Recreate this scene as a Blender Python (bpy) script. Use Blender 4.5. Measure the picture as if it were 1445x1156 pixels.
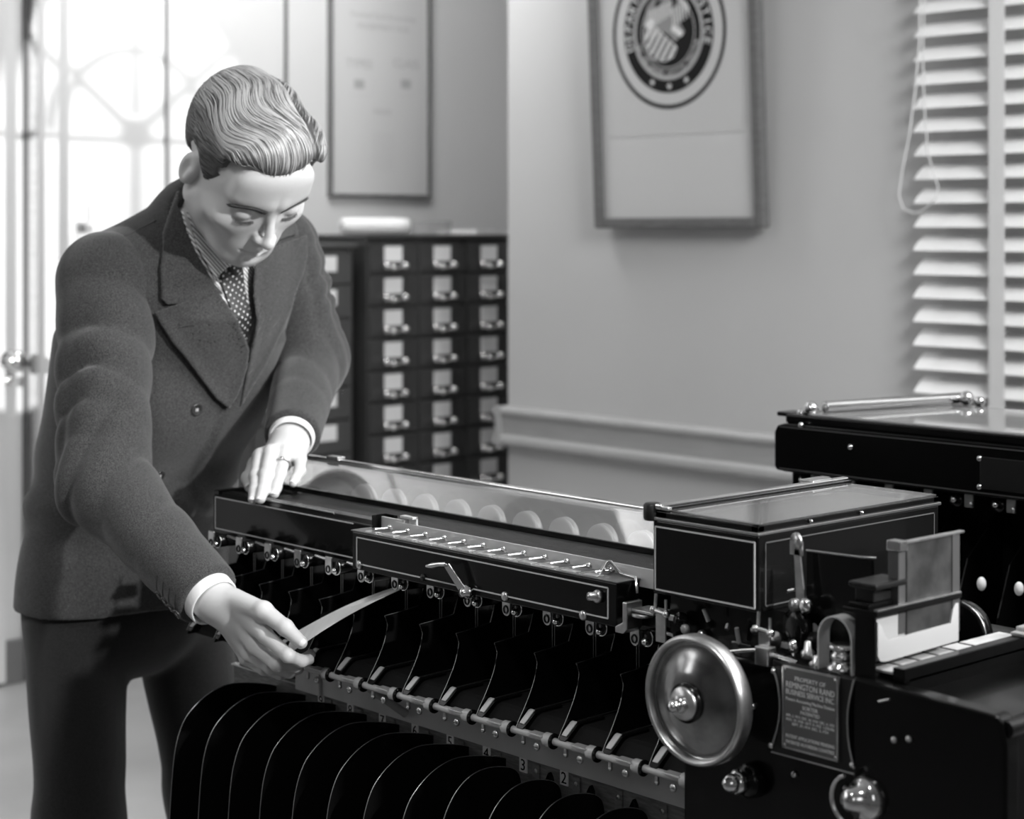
import bpy, bmesh, math, random
import numpy as np
from mathutils import Vector, Matrix
random.seed(7); rng=np.random.RandomState(5)
for o in list(bpy.data.objects): bpy.data.objects.remove(o)
S=bpy.context.scene; COL=S.collection
PI=math.pi
# ------------------------------------------------------------ camera
TH=math.atan(2372/2600); sn=math.sin(TH); cs=math.cos(TH); CAMH=1.4
RIGHT=Vector((sn,cs,0)); FWD=Vector((-cs,sn,0)); UPV=Vector((0,0,1))
cam=bpy.data.cameras.new('camera'); camo=bpy.data.objects.new('camera',cam); COL.objects.link(camo)
cam.sensor_width=36; cam.lens=36*2600/1445
cam.shift_y=-(578-323)/1445
camo.matrix_world=Matrix.Translation((0,0,CAMH))@Matrix((RIGHT,UPV,-FWD)).transposed().to_4x4()
cam.dof.use_dof=True; cam.dof.focus_distance=2.15; cam.dof.aperture_fstop=5.6
cam.clip_start=.02; S.camera=camo
# ------------------------------------------------------------ world and lamps
W=bpy.data.worlds.new('world'); S.world=W; W.use_nodes=True
W.node_tree.nodes['Background'].inputs[0].default_value=(.5,.5,.5,1)
W.node_tree.nodes['Background'].inputs[1].default_value=.16
S.view_settings.view_transform='Standard'; S.view_settings.look='None'
S.view_settings.gamma=1; S.view_settings.use_curve_mapping=False; S.view_settings.exposure=0
def area(name,loc,target,size,power,sy=None,spread=PI):
    l=bpy.data.lights.new(name,'AREA'); l.energy=power; l.size=size; l.spread=spread
    if sy: l.shape='RECTANGLE'; l.size_y=sy
    o=bpy.data.objects.new(name,l); COL.objects.link(o); o.location=loc
    o.rotation_euler=(Vector(target)-Vector(loc)).to_track_quat('-Z','Y').to_euler(); return o
def spot(name,loc,target,power,ang,rad=.05,blend=.3):
    l=bpy.data.lights.new(name,'SPOT'); l.energy=power; l.spot_size=ang; l.shadow_soft_size=rad; l.spot_blend=blend
    o=bpy.data.objects.new(name,l); COL.objects.link(o); o.location=loc
    o.rotation_euler=(Vector(target)-Vector(loc)).to_track_quat('-Z','Y').to_euler(); return o
def V3(r,f,z): # metres right of / in front of the camera, height above floor
    return tuple(RIGHT*r+FWD*f+UPV*z)
spot('studio_key_lamp', V3(1.9,.35,2.35), (-2.14,1.43,1.14), 450, math.radians(27), .05, .3)
spot('studio_top_lamp', V3(-.55,.8,2.85), (-1.85,1.45,.95), 70, math.radians(46), .12, .6)
area('studio_fill_lamp', V3(.1,-.5,1.7), (-2.0,1.4,1.1), .8, 3)
area('studio_wall_lamp', V3(1.6,1.9,2.7), (-2.6,3.79,1.5), 1.1, 104)
spot('gobo_lamp', (-1.6,-3.6,2.3), (-5.236,3.1,1.75), 5200, math.radians(15.5), .014, .1)  # spot behind the added gobo screen, throws the fan pattern
area('back_room_fill', (-4.45,3.3,2.9), (-5.1,4.0,.9), .7, 31)  # unseen area light added to brighten the alcove and back wall
area('back_room_fill', (-3.9,1.4,2.9), (-4.5,1.8,0), 1.2, 9)  # second unseen fill, added to brighten floor and wall at the left
# ------------------------------------------------------------ helpers
def onY(px,py,Y):
    a=(px-722.5)/2600; t=Y/(a*cs+sn); return Vector(((a*sn-cs)*t,Y,CAMH+(323-py)/2600*t))
def onX(px,py,X):
    a=(px-722.5)/2600; t=X/(a*sn-cs); return Vector((X,(a*cs+sn)*t,CAMH+(323-py)/2600*t))
def G(v): return (v,v,v,1)
def mat(name,base,rough=.5,metal=0,coat=0,bump=None,var=None,spec=.5,sheen=0):
    m=bpy.data.materials.new(name); m.use_nodes=True; nt=m.node_tree; b=nt.nodes['Principled BSDF']
    b.inputs['Base Color'].default_value=G(base); b.inputs['Roughness'].default_value=rough
    b.inputs['Metallic'].default_value=metal; b.inputs['Coat Weight'].default_value=coat
    b.inputs['Specular IOR Level'].default_value=spec; b.inputs['Sheen Weight'].default_value=sheen
    tc=nt.nodes.new('ShaderNodeTexCoord')
    if var:
        sc,amt,stretch=var
        mp=nt.nodes.new('ShaderNodeMapping'); mp.inputs['Scale'].default_value=stretch
        n=nt.nodes.new('ShaderNodeTexNoise'); n.inputs['Scale'].default_value=sc; n.inputs['Detail'].default_value=5
        r=nt.nodes.new('ShaderNodeMapRange'); r.inputs[1].default_value=.3; r.inputs[2].default_value=.7
        r.inputs[3].default_value=base*(1-amt); r.inputs[4].default_value=base*(1+amt)
        nt.links.new(tc.outputs['Object'],mp.inputs[0]); nt.links.new(mp.outputs[0],n.inputs['Vector'])
        nt.links.new(n.outputs['Fac'],r.inputs[0]); nt.links.new(r.outputs[0],b.inputs['Base Color'])
    if bump:
        sc,st,stretch=bump
        mp=nt.nodes.new('ShaderNodeMapping'); mp.inputs['Scale'].default_value=stretch
        n=nt.nodes.new('ShaderNodeTexNoise'); n.inputs['Scale'].default_value=sc; n.inputs['Detail'].default_value=4
        bp=nt.nodes.new('ShaderNodeBump'); bp.inputs['Strength'].default_value=st; bp.inputs['Distance'].default_value=.001
        nt.links.new(tc.outputs['Object'],mp.inputs[0]); nt.links.new(mp.outputs[0],n.inputs['Vector'])
        nt.links.new(n.outputs['Fac'],bp.inputs['Height']); nt.links.new(bp.outputs[0],b.inputs['Normal'])
    return m
def glassmat(name,tint=.9,refl=1.5,dust=.0):
    m=bpy.data.materials.new(name); m.use_nodes=True; nt=m.node_tree; nt.nodes.clear()
    out=nt.nodes.new('ShaderNodeOutputMaterial'); mx=nt.nodes.new('ShaderNodeMixShader')
    tr=nt.nodes.new('ShaderNodeBsdfTransparent'); tr.inputs[0].default_value=G(tint)
    gl=nt.nodes.new('ShaderNodeBsdfGlossy'); gl.inputs['Roughness'].default_value=.03; gl.inputs['Color'].default_value=G(.95)
    fr=nt.nodes.new('ShaderNodeFresnel'); ge=nt.nodes.new('ShaderNodeNewGeometry'); mr=nt.nodes.new('ShaderNodeMapRange'); mr.inputs[3].default_value=refl; mr.inputs[4].default_value=1/refl
    nt.links.new(ge.outputs['Backfacing'],mr.inputs[0]); nt.links.new(mr.outputs[0],fr.inputs['IOR'])
    nt.links.new(fr.outputs[0],mx.inputs[0]); nt.links.new(tr.outputs[0],mx.inputs[1]); nt.links.new(gl.outputs[0],mx.inputs[2])
    df=nt.nodes.new('ShaderNodeBsdfDiffuse'); df.inputs[0].default_value=G(.6); m2=nt.nodes.new('ShaderNodeMixShader'); m2.inputs[0].default_value=dust
    nt.links.new(mx.outputs[0],m2.inputs[1]); nt.links.new(df.outputs[0],m2.inputs[2]); nt.links.new(m2.outputs[0],out.inputs[0]); return m
one=(1,1,1)
M={}
M['enamel']=mat('black_enamel',.004,.2,0,.12,spec=.22)
M['enamel_satin']=mat('black_satin_enamel',.008,.38,spec=.35,var=(40,.3,one))
M['crackle']=mat('crackle_enamel',.012,.45,bump=(500,.6,one),spec=.35)
M['edge']=mat('worn_steel_edge',.45,.35,1)
M['stripe']=mat('pinstripe_paint',.55,.45)
M['steel']=mat('brushed_steel',.60,.38,.5,bump=(300,.25,(1,8,8)))
M['rodsteel']=mat('grey_rod_steel',.50,.55,.35)
M['nickel']=mat('nickel_plate',.75,.16,1)
M['dullnickel']=mat('dull_nickel',.6,.33,1,var=(60,.2,one))
M['satin']=mat('satin_grey_plate',.62,.4,.1,var=(9,.12,one))
M['wood']=mat('grey_label_rail',.16,.5,var=(60,.35,(1,1,6)))
M['paper']=mat('card_paper',.82,.7)
M['print']=mat('print_ink',.012,.8,spec=.15)
M['inkgrey']=mat('faded_print',.35,.7)
M['discs']=mat('pulley_metal',.36,.45,.3)
M['glass']=glassmat('cover_glass',.92,1.75,.05)
M['plaster']=mat('painted_plaster',.52,.6,bump=(6,.25,one),var=(1.1,.05,one))
M['plaster2']=mat('painted_plaster_back',.58,.7,bump=(6,.2,one),var=(1.1,.05,one))
M['ceil']=mat('ceiling_paint',.6,.8)
M['trim']=mat('trim_paint',.36,.4,var=(8,.08,(1,1,10)))
M['trimdark']=mat('trim_dark_gap',.10,.5)  # one dark tone for door gap, wall joints and switch toggle
M['base']=mat('baseboard_paint',.14,.45)
M['floor']=mat('linoleum_floor',.42,.35,var=(2.2,.15,one))
M['frame']=mat('picture_frame_wood',.13,.4,var=(30,.2,(1,1,8)))
M['mount']=mat('mount_board',.56,.75)
M['mount2']=mat('notice_paper',.52,.8)
M['slat']=mat('blind_slat_paint',.80,.35)
M['tape']=mat('blind_tape_cloth',.60,.8,bump=(400,.5,(1,1,3)))
M['cabinet']=mat('cabinet_steel',.045,.38,var=(5,.15,one))
M['cabinet2']=mat('cabinet_steel_lighter',.07,.45,var=(5,.15,one))
M['knob']=mat('door_knob_chrome',.8,.12,1)
M['night']=mat('window_dark_pane',.10,.3)

class MB:
    def __init__(s): s.v=[]; s.f=[]; s.sm=[]
    def add(s,vs,fs,smooth=False):
        n=len(s.v); s.v+= [tuple(p) for p in vs]; s.f+=[tuple(i+n for i in f) for f in fs]; s.sm+=[smooth]*len(fs); return s
    def box(s,a,b):
        x0,y0,z0=[min(p,q) for p,q in zip(a,b)]; x1,y1,z1=[max(p,q) for p,q in zip(a,b)]
        return s.add([(x0,y0,z0),(x1,y0,z0),(x1,y1,z0),(x0,y1,z0),(x0,y0,z1),(x1,y0,z1),(x1,y1,z1),(x0,y1,z1)],
          [(0,3,2,1),(4,5,6,7),(0,1,5,4),(1,2,6,5),(2,3,7,6),(3,0,4,7)])
    def prism(s,pts,ax,a,b):
        # pts: 2D outline; ax 'x': pts=(y,z); 'y': pts=(x,z); 'z': pts=(x,y)
        A=sum(pts[i][0]*pts[(i+1)%len(pts)][1]-pts[(i+1)%len(pts)][0]*pts[i][1] for i in range(len(pts)))
        if (A<0): pts=pts[::-1]
        f={'x':lambda p,t:(t,p[0],p[1]),'y':lambda p,t:(p[0],t,p[1]),'z':lambda p,t:(p[0],p[1],t)}[ax]
        if ax=='y': pts=pts[::-1]
        lo,hi=min(a,b),max(a,b); n=len(pts)
        vs=[f(p,lo) for p in pts]+[f(p,hi) for p in pts]
        return s.add(vs,[tuple(range(n-1,-1,-1)),tuple(range(n,2*n))]+[(i,(i+1)%n,n+(i+1)%n,n+i) for i in range(n)])
    def tube(s,path,r,n=8,closed=False,caps=True):
        P=[Vector(p) for p in path]; R=r if isinstance(r,(list,tuple)) else [r]*len(P)
        m=len(P); up=None; rings=[]
        for i in range(m):
            if closed: t=(P[(i+1)%m]-P[i-1])
            else: t=P[min(i+1,m-1)]-P[max(i-1,0)]
            t.normalize()
            if up is None: up=Vector((0,0,1)) if abs(t.z)<.9 else Vector((1,0,0))
            u=(up-t*up.dot(t)); u.normalize(); w=t.cross(u); up=u
            rings.append([P[i]+(u*math.cos(2*PI*k/n)+w*math.sin(2*PI*k/n))*R[i] for k in range(n)])
        vs=[p for q in rings for p in q]; fs=[]
        for i in range(m if closed else m-1):
            j=(i+1)%m
            for k in range(n): fs.append((i*n+k,i*n+(k+1)%n,j*n+(k+1)%n,j*n+k))
        s.add(vs,fs,True)
        if caps and not closed:
            s.add(rings[0],[tuple(range(n-1,-1,-1))]); s.add(rings[-1],[tuple(range(n))])
        return s
    def ribbon(s,path,w,t,wid):   # flat strap: path points, width axis wid (unit), w half width, t half thickness
        P=[Vector(p) for p in path]; wid=Vector(wid).normalized(); vs=[]; m=len(P)
        for i in range(m):
            d=(P[min(i+1,m-1)]-P[max(i-1,0)]).normalized(); nn=wid.cross(d).normalized()
            ww=w[i] if isinstance(w,(list,tuple)) else w
            vs+=[P[i]+wid*ww+nn*t,P[i]-wid*ww+nn*t,P[i]-wid*ww-nn*t,P[i]+wid*ww-nn*t]
        fs=[(4*i+k,4*i+(k+1)%4,4*i+4+(k+1)%4,4*i+4+k) for i in range(m-1) for k in range(4)]
        fs+=[(3,2,1,0),(4*m-4,4*m-3,4*m-2,4*m-1)]
        return s.add(vs,fs)
    def lathe(s,prof,c,axis,n=24):
        c=Vector(c); ax=Vector(axis).normalized(); u=ax.orthogonal().normalized(); w=ax.cross(u); vs=[]; fs=[]
        for (r,h) in prof:
            vs+=[c+ax*h+(u*math.cos(2*PI*k/n)+w*math.sin(2*PI*k/n))*max(r,1e-5) for k in range(n)]
        for i in range(len(prof)-1):
            for k in range(n): fs.append((i*n+k,i*n+(k+1)%n,(i+1)*n+(k+1)%n,(i+1)*n+k))
        return s.add(vs,fs,True)
    def ball(s,c,r,n=10,m=6,sc=(1,1,1)):
        c=Vector(c); vs=[]; fs=[]
        for i in range(m+1):
            a=PI*i/m
            for k in range(n):
                b=2*PI*k/n; vs.append((c.x+r*sc[0]*math.sin(a)*math.cos(b),c.y+r*sc[1]*math.sin(a)*math.sin(b),c.z-r*sc[2]*math.cos(a)))
        for i in range(m):
            for k in range(n): fs.append((i*n+k,i*n+(k+1)%n,(i+1)*n+(k+1)%n,(i+1)*n+k))
        return s.add(vs,fs,True)
    def mesh(s,name,m,org=(0,0,0)):
        me=bpy.data.meshes.new(name); o=Vector(org)
        me.from_pydata([tuple(Vector(p)-o) for p in s.v],[],s.f); me.materials.append(m)
        me.polygons.foreach_set('use_smooth',s.sm); me.update(); return me
    def build(s,name,m,parent=None,org=None,bev=0,weld=False):
        base=parent; 
        if org is None:
            org=parent.get('_org',(0,0,0)) if parent is not None else (0,0,0)
        me=s.mesh(name,m,org); o=bpy.data.objects.new(name,me); COL.objects.link(o)
        if parent is not None: o.parent=parent; ORG[o.name]=ORG.get(parent.name,(0,0,0))
        else: o.location=org; ORG[o.name]=tuple(org)
        if bev:
            b=o.modifiers.new('bevel','BEVEL'); b.width=bev; b.segments=2; b.limit_method='ANGLE'; b.angle_limit=.6
        return o
ORG={}
_ob=MB.build
def _build(s,name,m,parent=None,org=None,bev=0):
    if org is None: org=ORG.get(parent.name,(0,0,0)) if parent is not None else (0,0,0)
    return _ob(s,name,m,parent,org,bev)
MB.build=_build
def tag(o,label=None,cat=None,group=None,kind=None):
    if label: o['label']=label
    if cat: o['category']=cat
    if group: o['group']=group
    if kind: o['kind']=kind
    return o
def root(name,loc,label,cat,group=None):
    o=bpy.data.objects.new(name,None); COL.objects.link(o); o.location=loc; o.empty_display_size=.05
    ORG[o.name]=tuple(loc); return tag(o,label,cat,group)
def struct(mb,name,m,bev=0,org=(0,0,0),parent=None):
    o=mb.build(name,m,parent,org,bev)
    if parent is None: o['kind']='structure'
    return o
def copy_tree(o,parent=None,label=None):
    c=o.copy(); COL.objects.link(c); c.parent=parent
    if label: c['label']=label
    ORG[c.name]=ORG.get(o.name,(0,0,0))
    for ch in list(o.children): copy_tree(ch,c)
    return c
def text_mesh(txt,size,fn,align='CENTER',ext=.0):
    """flat lettering; fn maps (x,y) to a 3D point"""
    cu=bpy.data.curves.new('lettering','FONT'); cu.body=txt; cu.size=size; cu.align_x=align; cu.extrude=0
    cu.resolution_u=2
    t=bpy.data.objects.new('lettering',cu); COL.objects.link(t)
    dg=bpy.context.evaluated_depsgraph_get(); me=bpy.data.meshes.new_from_object(t.evaluated_get(dg))
    vs=[fn(v.co.x,v.co.y) for v in me.vertices]; fs=[tuple(p.vertices) for p in me.polygons]
    bpy.data.objects.remove(t); bpy.data.curves.remove(cu); bpy.data.meshes.remove(me)
    return vs,fs
# ============================================================ ROOM
XB=-5.236; YW=3.77; XE=-4.15; ZC=3.0
struct(MB().box((XB-.1,-4.2,-.06),(1.6,6.2,0)),'floor',M['floor'])
struct(MB().box((XB-.1,-4.2,ZC),(1.6,6.2,ZC+.06)),'ceiling',M['ceil'])
struct(MB().box((XB-.1,-4.2,0),(XB,6.2,ZC)),'wall_back',M['plaster2'])
WX0,WX1,WZ0,WZ1=-2.03,-.75,.95,2.75
wr=MB()
wr.box((XE,YW,0),(WX0,YW+.18,ZC)); wr.box((WX1,YW,0),(1.6,YW+.18,ZC))
wr.box((WX0,YW,0),(WX1,YW+.18,WZ0)); wr.box((WX0,YW,WZ1),(WX1,YW+.18,ZC))
struct(wr,'wall_right',M['plaster'])
struct(MB().box((XE,YW+.18,0),(XE+.12,6.2,ZC)),'wall_alcove',M['plaster2'])
struct(MB().box((XB-.1,6.1,0),(XE,6.2,ZC)),'wall_far',M['plaster2'])
# rail along the right wall with a rounded end that turns the corner
zt=.862;zb=.742
prof=[(0,zt),(-.022,zt),(-.034,zt-.01),(-.034,zt-.022),(-.024,zt-.032),(-.022,zb+.035),(-.034,zb+.026),(-.036,zb+.01),(-.028,zb),(0,zb)]
t1=MB().prism([(YW+y,z) for y,z in prof],'x',XE-.02,1.6)
t1.prism([(XE+y,z) for y,z in prof],'y',YW-.036,YW+.9)
struct(t1,'trim_1',M['trim'],bev=.003)
struct(MB().box((XE,YW-.02,0),(1.6,YW,.15)),'baseboard_right',M['base'],bev=.004)
struct(MB().box((XB,-1.2,0),(XB+.02,2.72,.135)).box((XB,2.96,0),(XB+.02,6.1,.135)),'baseboard_back',M['base'],bev=.004)
# far door (its knob shows at the left edge), casing, wall battens
d=struct(MB().box((XB,1.72,.01),(XB+.03,2.655,2.1)),'door_1',M['plaster2'],bev=.003)
MB().box((XB+.03,1.85,.25),(XB+.036,2.52,.95)).box((XB+.03,1.85,1.1),(XB+.036,2.52,1.95)).build('panel',M['plaster2'],d,bev=.003)
kp=onX(12,508,XB+.03)
kn=MB().lathe([(0,0),(.03,.0),(.03,.006),(.011,.01),(.011,.035),(.028,.045),(.031,.06),(.022,.072),(0,.075)],kp,(1,0,0),20)
kn.build('knob',M['knob'],d)
MB().box((XB+.03,kp.y-.014,kp.z-.075),(XB+.034,kp.y+.014,kp.z-.045)).lathe([(0,0),(.012,0),(.012,.008),(0,.01)],kp+Vector((0,0,-.062)),(1,0,0),12).build('keyhole_plate',M['knob'],d)
def ytrim(px0,px1,m,dz,name,z0=0,z1=ZC,org=None):
    y0=onX(px0,323,XB).y; y1=onX(px1,323,XB).y
    return struct(MB().box((XB,y0,z0),(XB+dz,y1,z1)),name,m,bev=.004)
ytrim(31,38,M['trimdark'],.012,'trim_2'); ytrim(38,46,M['trim'],.045,'trim_3'); ytrim(46,78,M['plaster2'],.028,'trim_4')
ytrim(231,234.5,M['trimdark'],.012,'trim_5'); ytrim(400,404,M['trimdark'],.012,'trim_6')
sw=onX(112,300,XB); s_=root('wall_switch',tuple(sw),'small white wall switch plate with a dark toggle on the bright wall behind the man','switch')
MB().box(sw+Vector((0,-.022,-.03)),sw+Vector((.008,.022,.03))).build('plate',M['paper'],s_,bev=.003)
MB().box(sw+Vector((0,-.012,-.062)),sw+Vector((.02,.012,-.036))).build('toggle',M['trimdark'],s_,bev=.003)
# unseen gobo screen added to cast the fan shadow on the back wall
FY=-1.55; fx=-2.30; fz=2.22
# solid part around an arched opening; the gobo lamp shines through its bars
LP=Vector((-1.6,-3.6,2.3)); SC=Vector((XB,3.20,1.70)); XP=-3.4; tt=(XP-LP.x)/(SC.x-LP.x); PC=LP.lerp(SC,tt); k_=tt
ro,ri=.53*k_,.275*k_
cy,cz=PC.y,PC.z
arch=[(cy-ro*1.02,cz-.9*k_)]+[(cy-ro*math.cos(a),cz+ro*math.sin(a)) for a in np.linspace(0,PI,25)]+[(cy+ro*1.02,cz-.9*k_)]
pw=MB()
ys=[cy-ro*1.02]+[p[0] for p in arch[1:-1]]+[cy+ro*1.02]
pw.box((XP-.04,-4.2,0),(XP,ys[0],ZC)).box((XP-.04,ys[-1],0),(XP,.95,ZC)).box((XP-.04,ys[0],0),(XP,ys[-1],cz-.9*k_))
for i in range(1,len(arch)-2):
    (a0,b0),(a1,b1)=arch[i],arch[i+1]
    pw.prism([(a0,b0),(a1,b1),(a1,ZC),(a0,ZC)],'x',XP-.04,XP)
struct(pw,'gobo_screen',M['plaster2'])  # added screen out of view, shapes the lamp beam
wf=MB(); xm=XP-.02; rb=.0085
def bar(p,q,w=.0055): wf.tube([(xm,p[0],p[1]),(xm,q[0],q[1])],w,6)
P=lambda r,a:(cy-r*math.cos(a),cz+r*math.sin(a))
wf.tube([(xm,)+P(ri,a) for a in np.linspace(0,PI,20)],.006,6)
for a in (PI*.22,PI*.5,PI*.78): bar(P(.03,a),P(ro,a))
bar((cy-ro,cz-.01),(cy+ro,cz-.01),.005)
bar((cy,cz),(cy,cz-.9*k_)); 
wf.lathe([(0,-.004),(.024,-.004),(.024,.004),(0,.004)],(xm,cy,cz),(1,0,0),16)
struct(wf,'gobo_bars',M['trim'])  # bars of the added gobo, cut the fan shape into the beam
# ---------------- window with venetian blind on the right wall
wj=MB()
for (a,b,w) in ((WX0-.10,WX0,.03),(WX1,WX1+.1,.03)): wj.box((a,YW-w,WZ0-.1),(b,YW,WZ1+.1))
wj.box((WX0-.1,YW-.03,WZ1),(WX1+.1,YW,WZ1+.1)).box((WX0-.13,YW-.06,WZ0-.03),(WX1+.13,YW,WZ0))
wj.box((WX0-.012,YW-.045,WZ0),(WX0+.012,YW-.03,WZ1))
w2=struct(wj,'window_2',M['trim'],bev=.004)
sx=MB().box((WX0,YW+.09,WZ0),(WX0+.05,YW+.13,WZ1)).box((WX1-.05,YW+.09,WZ0),(WX1,YW+.13,WZ1)).box((WX0,YW+.09,WZ1-.05),(WX1,YW+.13,WZ1)).box((WX0,YW+.09,WZ0),(WX1,YW+.13,WZ0+.06)).box((WX0,YW+.09,1.85),(WX1,YW+.13,1.9))
sx.build('sash',M['trim'],w2,bev=.003)
MB().box((WX0,YW+.105,WZ0),(WX1,YW+.111,WZ1)).build('pane',M['night'],w2)
p0=onY(1297,587,YW-.02)
YB_=YW-.035
bl=root('venetian_blind',(WX0+.1,YB_,WZ1),'white slatted venetian blind with broad cloth tapes covering the window','blind')
sl_l=onY(1297,587,YB_).x; sl_r=WX1+.02; pitch=.0570
zb0=onY(1297,587,YB_).z
ang=math.radians(38); wsl=.060
smb=MB()
for i in range(5):
    pass
m_=MB(); L=sl_r-sl_l
pts=[]
for i in range(7):
    u=-wsl/2+wsl*i/6; cr=.0035*(1-(2*u/wsl)**2)
    y=u*math.cos(ang)-cr*math.sin(ang); z=u*math.sin(ang)+cr*math.cos(ang); pts.append((y,z))
pts2=pts+[(y+.0018*math.sin(ang),z-.0018*math.cos(ang)) for y,z in pts[::-1]]
# u<0 is the room side edge, low; u>0 is the window side, high
m_.prism(pts2,'x',0,L)
slat0=None
n_=int((WZ1-.06-zb0)/pitch)
for i in range(n_):
    z=zb0+.02+i*pitch
    if slat0 is None:
        me=m_.mesh('slat',M['slat'])
    o=bpy.data.objects.new('slat',me); COL.objects.link(o); o.parent=bl
    o.location=Vector((sl_l+random.uniform(-.002,.002),YB_+.0,z))-Vector(bl.location); o.rotation_euler=(random.uniform(-.02,.02),0,0)
    if slat0 is None: slat0=o
for xx in (onY(1396,300,YB_-.03).x, onY(1396,300,YB_-.03).x+.62):
    MB().box((xx,YB_-.033,zb0-.03),(xx+.042,YB_-.0315,WZ1-.03)).build('tape',M['tape'],bl)
MB().box((sl_l,YB_-.03,WZ1-.06),(sl_r,YB_+.03,WZ1)).build('head_rail',M['slat'],bl,bev=.003)
MB().box((sl_l,YB_-.015,zb0-.035),(sl_r,YB_+.02,zb0-.012)).build('bottom_rail',M['slat'],bl,bev=.003)
cyd=YB_-.045
cpts=[onY(x,y,cyd) for x,y in ((1298,0),(1297,60),(1291,130),(1283,190),(1273,240),(1268,275),(1274,295),(1288,301),(1299,300))]
cp=[cpts[0]+Vector((0,0,.5))]+cpts
MB().tube(cp,.0028,6).build('cord',M['tape'],bl)
cp=[onY(x,y,cyd) for x,y in ((1304,0),(1302,80),(1304,150),(1309,215),(1319,250),(1324,265),(1321,280),(1310,290),(1300,298))]
MB().tube([cp[0]+Vector((0,0,.5))]+cp,.0022,6).build('cord',M['tape'],bl)
# ---------------- framed seal, hung leaning forward a little
x0=onY(845,320,YW-.03).x; x1=onY(1083,325,YW-.03).x; z0=onY(845,322,YW-.03).z; H=.95
sr=root('framed_seal',((x0+x1)/2,YW-.03,z0),'dark framed poster of a round eagle seal hanging above the wall rail','picture')
lean=math.radians(2.6)
sr.rotation_euler=(lean,0,0)
def L3(x,z,y=0): return ((x0+x1)/2+x,YW-.03+y,z0+z)
hw=(x1-x0)/2; fw=.030
fr=MB()
for a,b in (((-hw,0),(-hw+fw,H)),((hw-fw,0),(hw,H)),((-hw+fw,0),(hw-fw,fw)),((-hw+fw,H-fw),(hw-fw,H))):
    fr.box(L3(a[0],a[1],-.02),L3(b[0],b[1],.012))
fr.build('frame',M['frame'],sr,bev=.005)
MB().box(L3(-hw+fw-.003,fw-.003,-.004),L3(hw-fw+.003,H-fw+.003,.004)).build('mount_board',M['mount'],sr)
wp=hw*1.52; MB().box(L3(-wp/2-.01,.256,-.0052),L3(wp/2+.01,H-.08,-.004)).build('print_sheet',mat('print_sheet',.535,.75),sr)
sc=onY(953,46,YW-.03); cx_=sc.x-(x0+x1)/2; cz_=sc.z-z0
def ring(r0,r1,m,lay,n=64,name='seal_ring'):
    vs=[];fs=[]
    for k in range(n):
        a=2*PI*k/n; vs+=[L3(cx_+r0*math.sin(a),cz_+r0*math.cos(a),-.0054-lay*.0004),L3(cx_+r1*math.sin(a),cz_+r1*math.cos(a),-.0054-lay*.0004)]
    for k in range(n): j=(k+1)%n; fs.append((2*k,2*k+1,2*j+1,2*j))
    mb=MB(); mb.add(vs,fs); return mb.build(name,m,sr)
R_=(onY(953,154,YW-.03)-onY(953,46,YW-.03)).length
ring(R_*.945,R_,M['print'],1); ring(R_*.925,R_*.945,mat('seal_light',.5,.75),1)
ring(R_*.62,R_*.79,M['print'],1); ring(R_*.60,R_*.625,M['inkgrey'],2); 
ring(0.0001,R_*.57,M['print'],1,name='seal_field')
seal=ring(R_*.455,R_*.475,M['inkgrey'],2)
def polar(t,r,a0,a1,size,m,inward=False,name='lettering'):
    mb=MB(); n=len(t)
    for i,ch in enumerate(t):
        if ch==' ': continue
        a=a0+(a1-a0)*(i+.5)/n
        def fn(x,y,a=a):
            if inward: rr=r-y; px_=rr*math.sin(a)-x*math.cos(a); pz=rr*math.cos(a)+x*math.sin(a)
            else: rr=r+y; px_=rr*math.sin(a)+x*math.cos(a); pz=rr*math.cos(a)-x*math.sin(a)
            return L3(cx_+px_,cz_+pz,-.0074)
        vs,fs=text_mesh(ch,size,fn); mb.add(vs,fs)
    return mb.build(name,m,sr)
M['seallight']=mat('seal_light_ink',.72,.75)
for dw in (0,.004): polar('DEPARTMENT OF JUSTICE',R_*(.642+dw),-PI*(.60-dw),PI*(.60+dw),R_*.172,M['seallight'])
polar('QUI PRO DOMINA JUSTITIA SEQUITUR',R_*.558,PI*1.42,PI*.58,R_*.085,M['seallight'],True)
def flat(pts,m,lay,name):
    mb=MB(); vs=[L3(cx_+x*R_,cz_+z*R_,-.0054-lay*.0004) for x,z in pts]; mb.add(vs,[tuple(range(len(vs)))]); return mb.build(name,m,sr)
for a in (PI*.86,PI,PI*1.14):
    c0=(.705*math.sin(a),.705*math.cos(a))
    flat([(c0[0]+(.052 if i%2==0 else .022)*math.sin(2*PI*i/10),c0[1]+(.052 if i%2==0 else .022)*math.cos(2*PI*i/10)) for i in range(10)],M['seallight'],3,'star')
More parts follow.
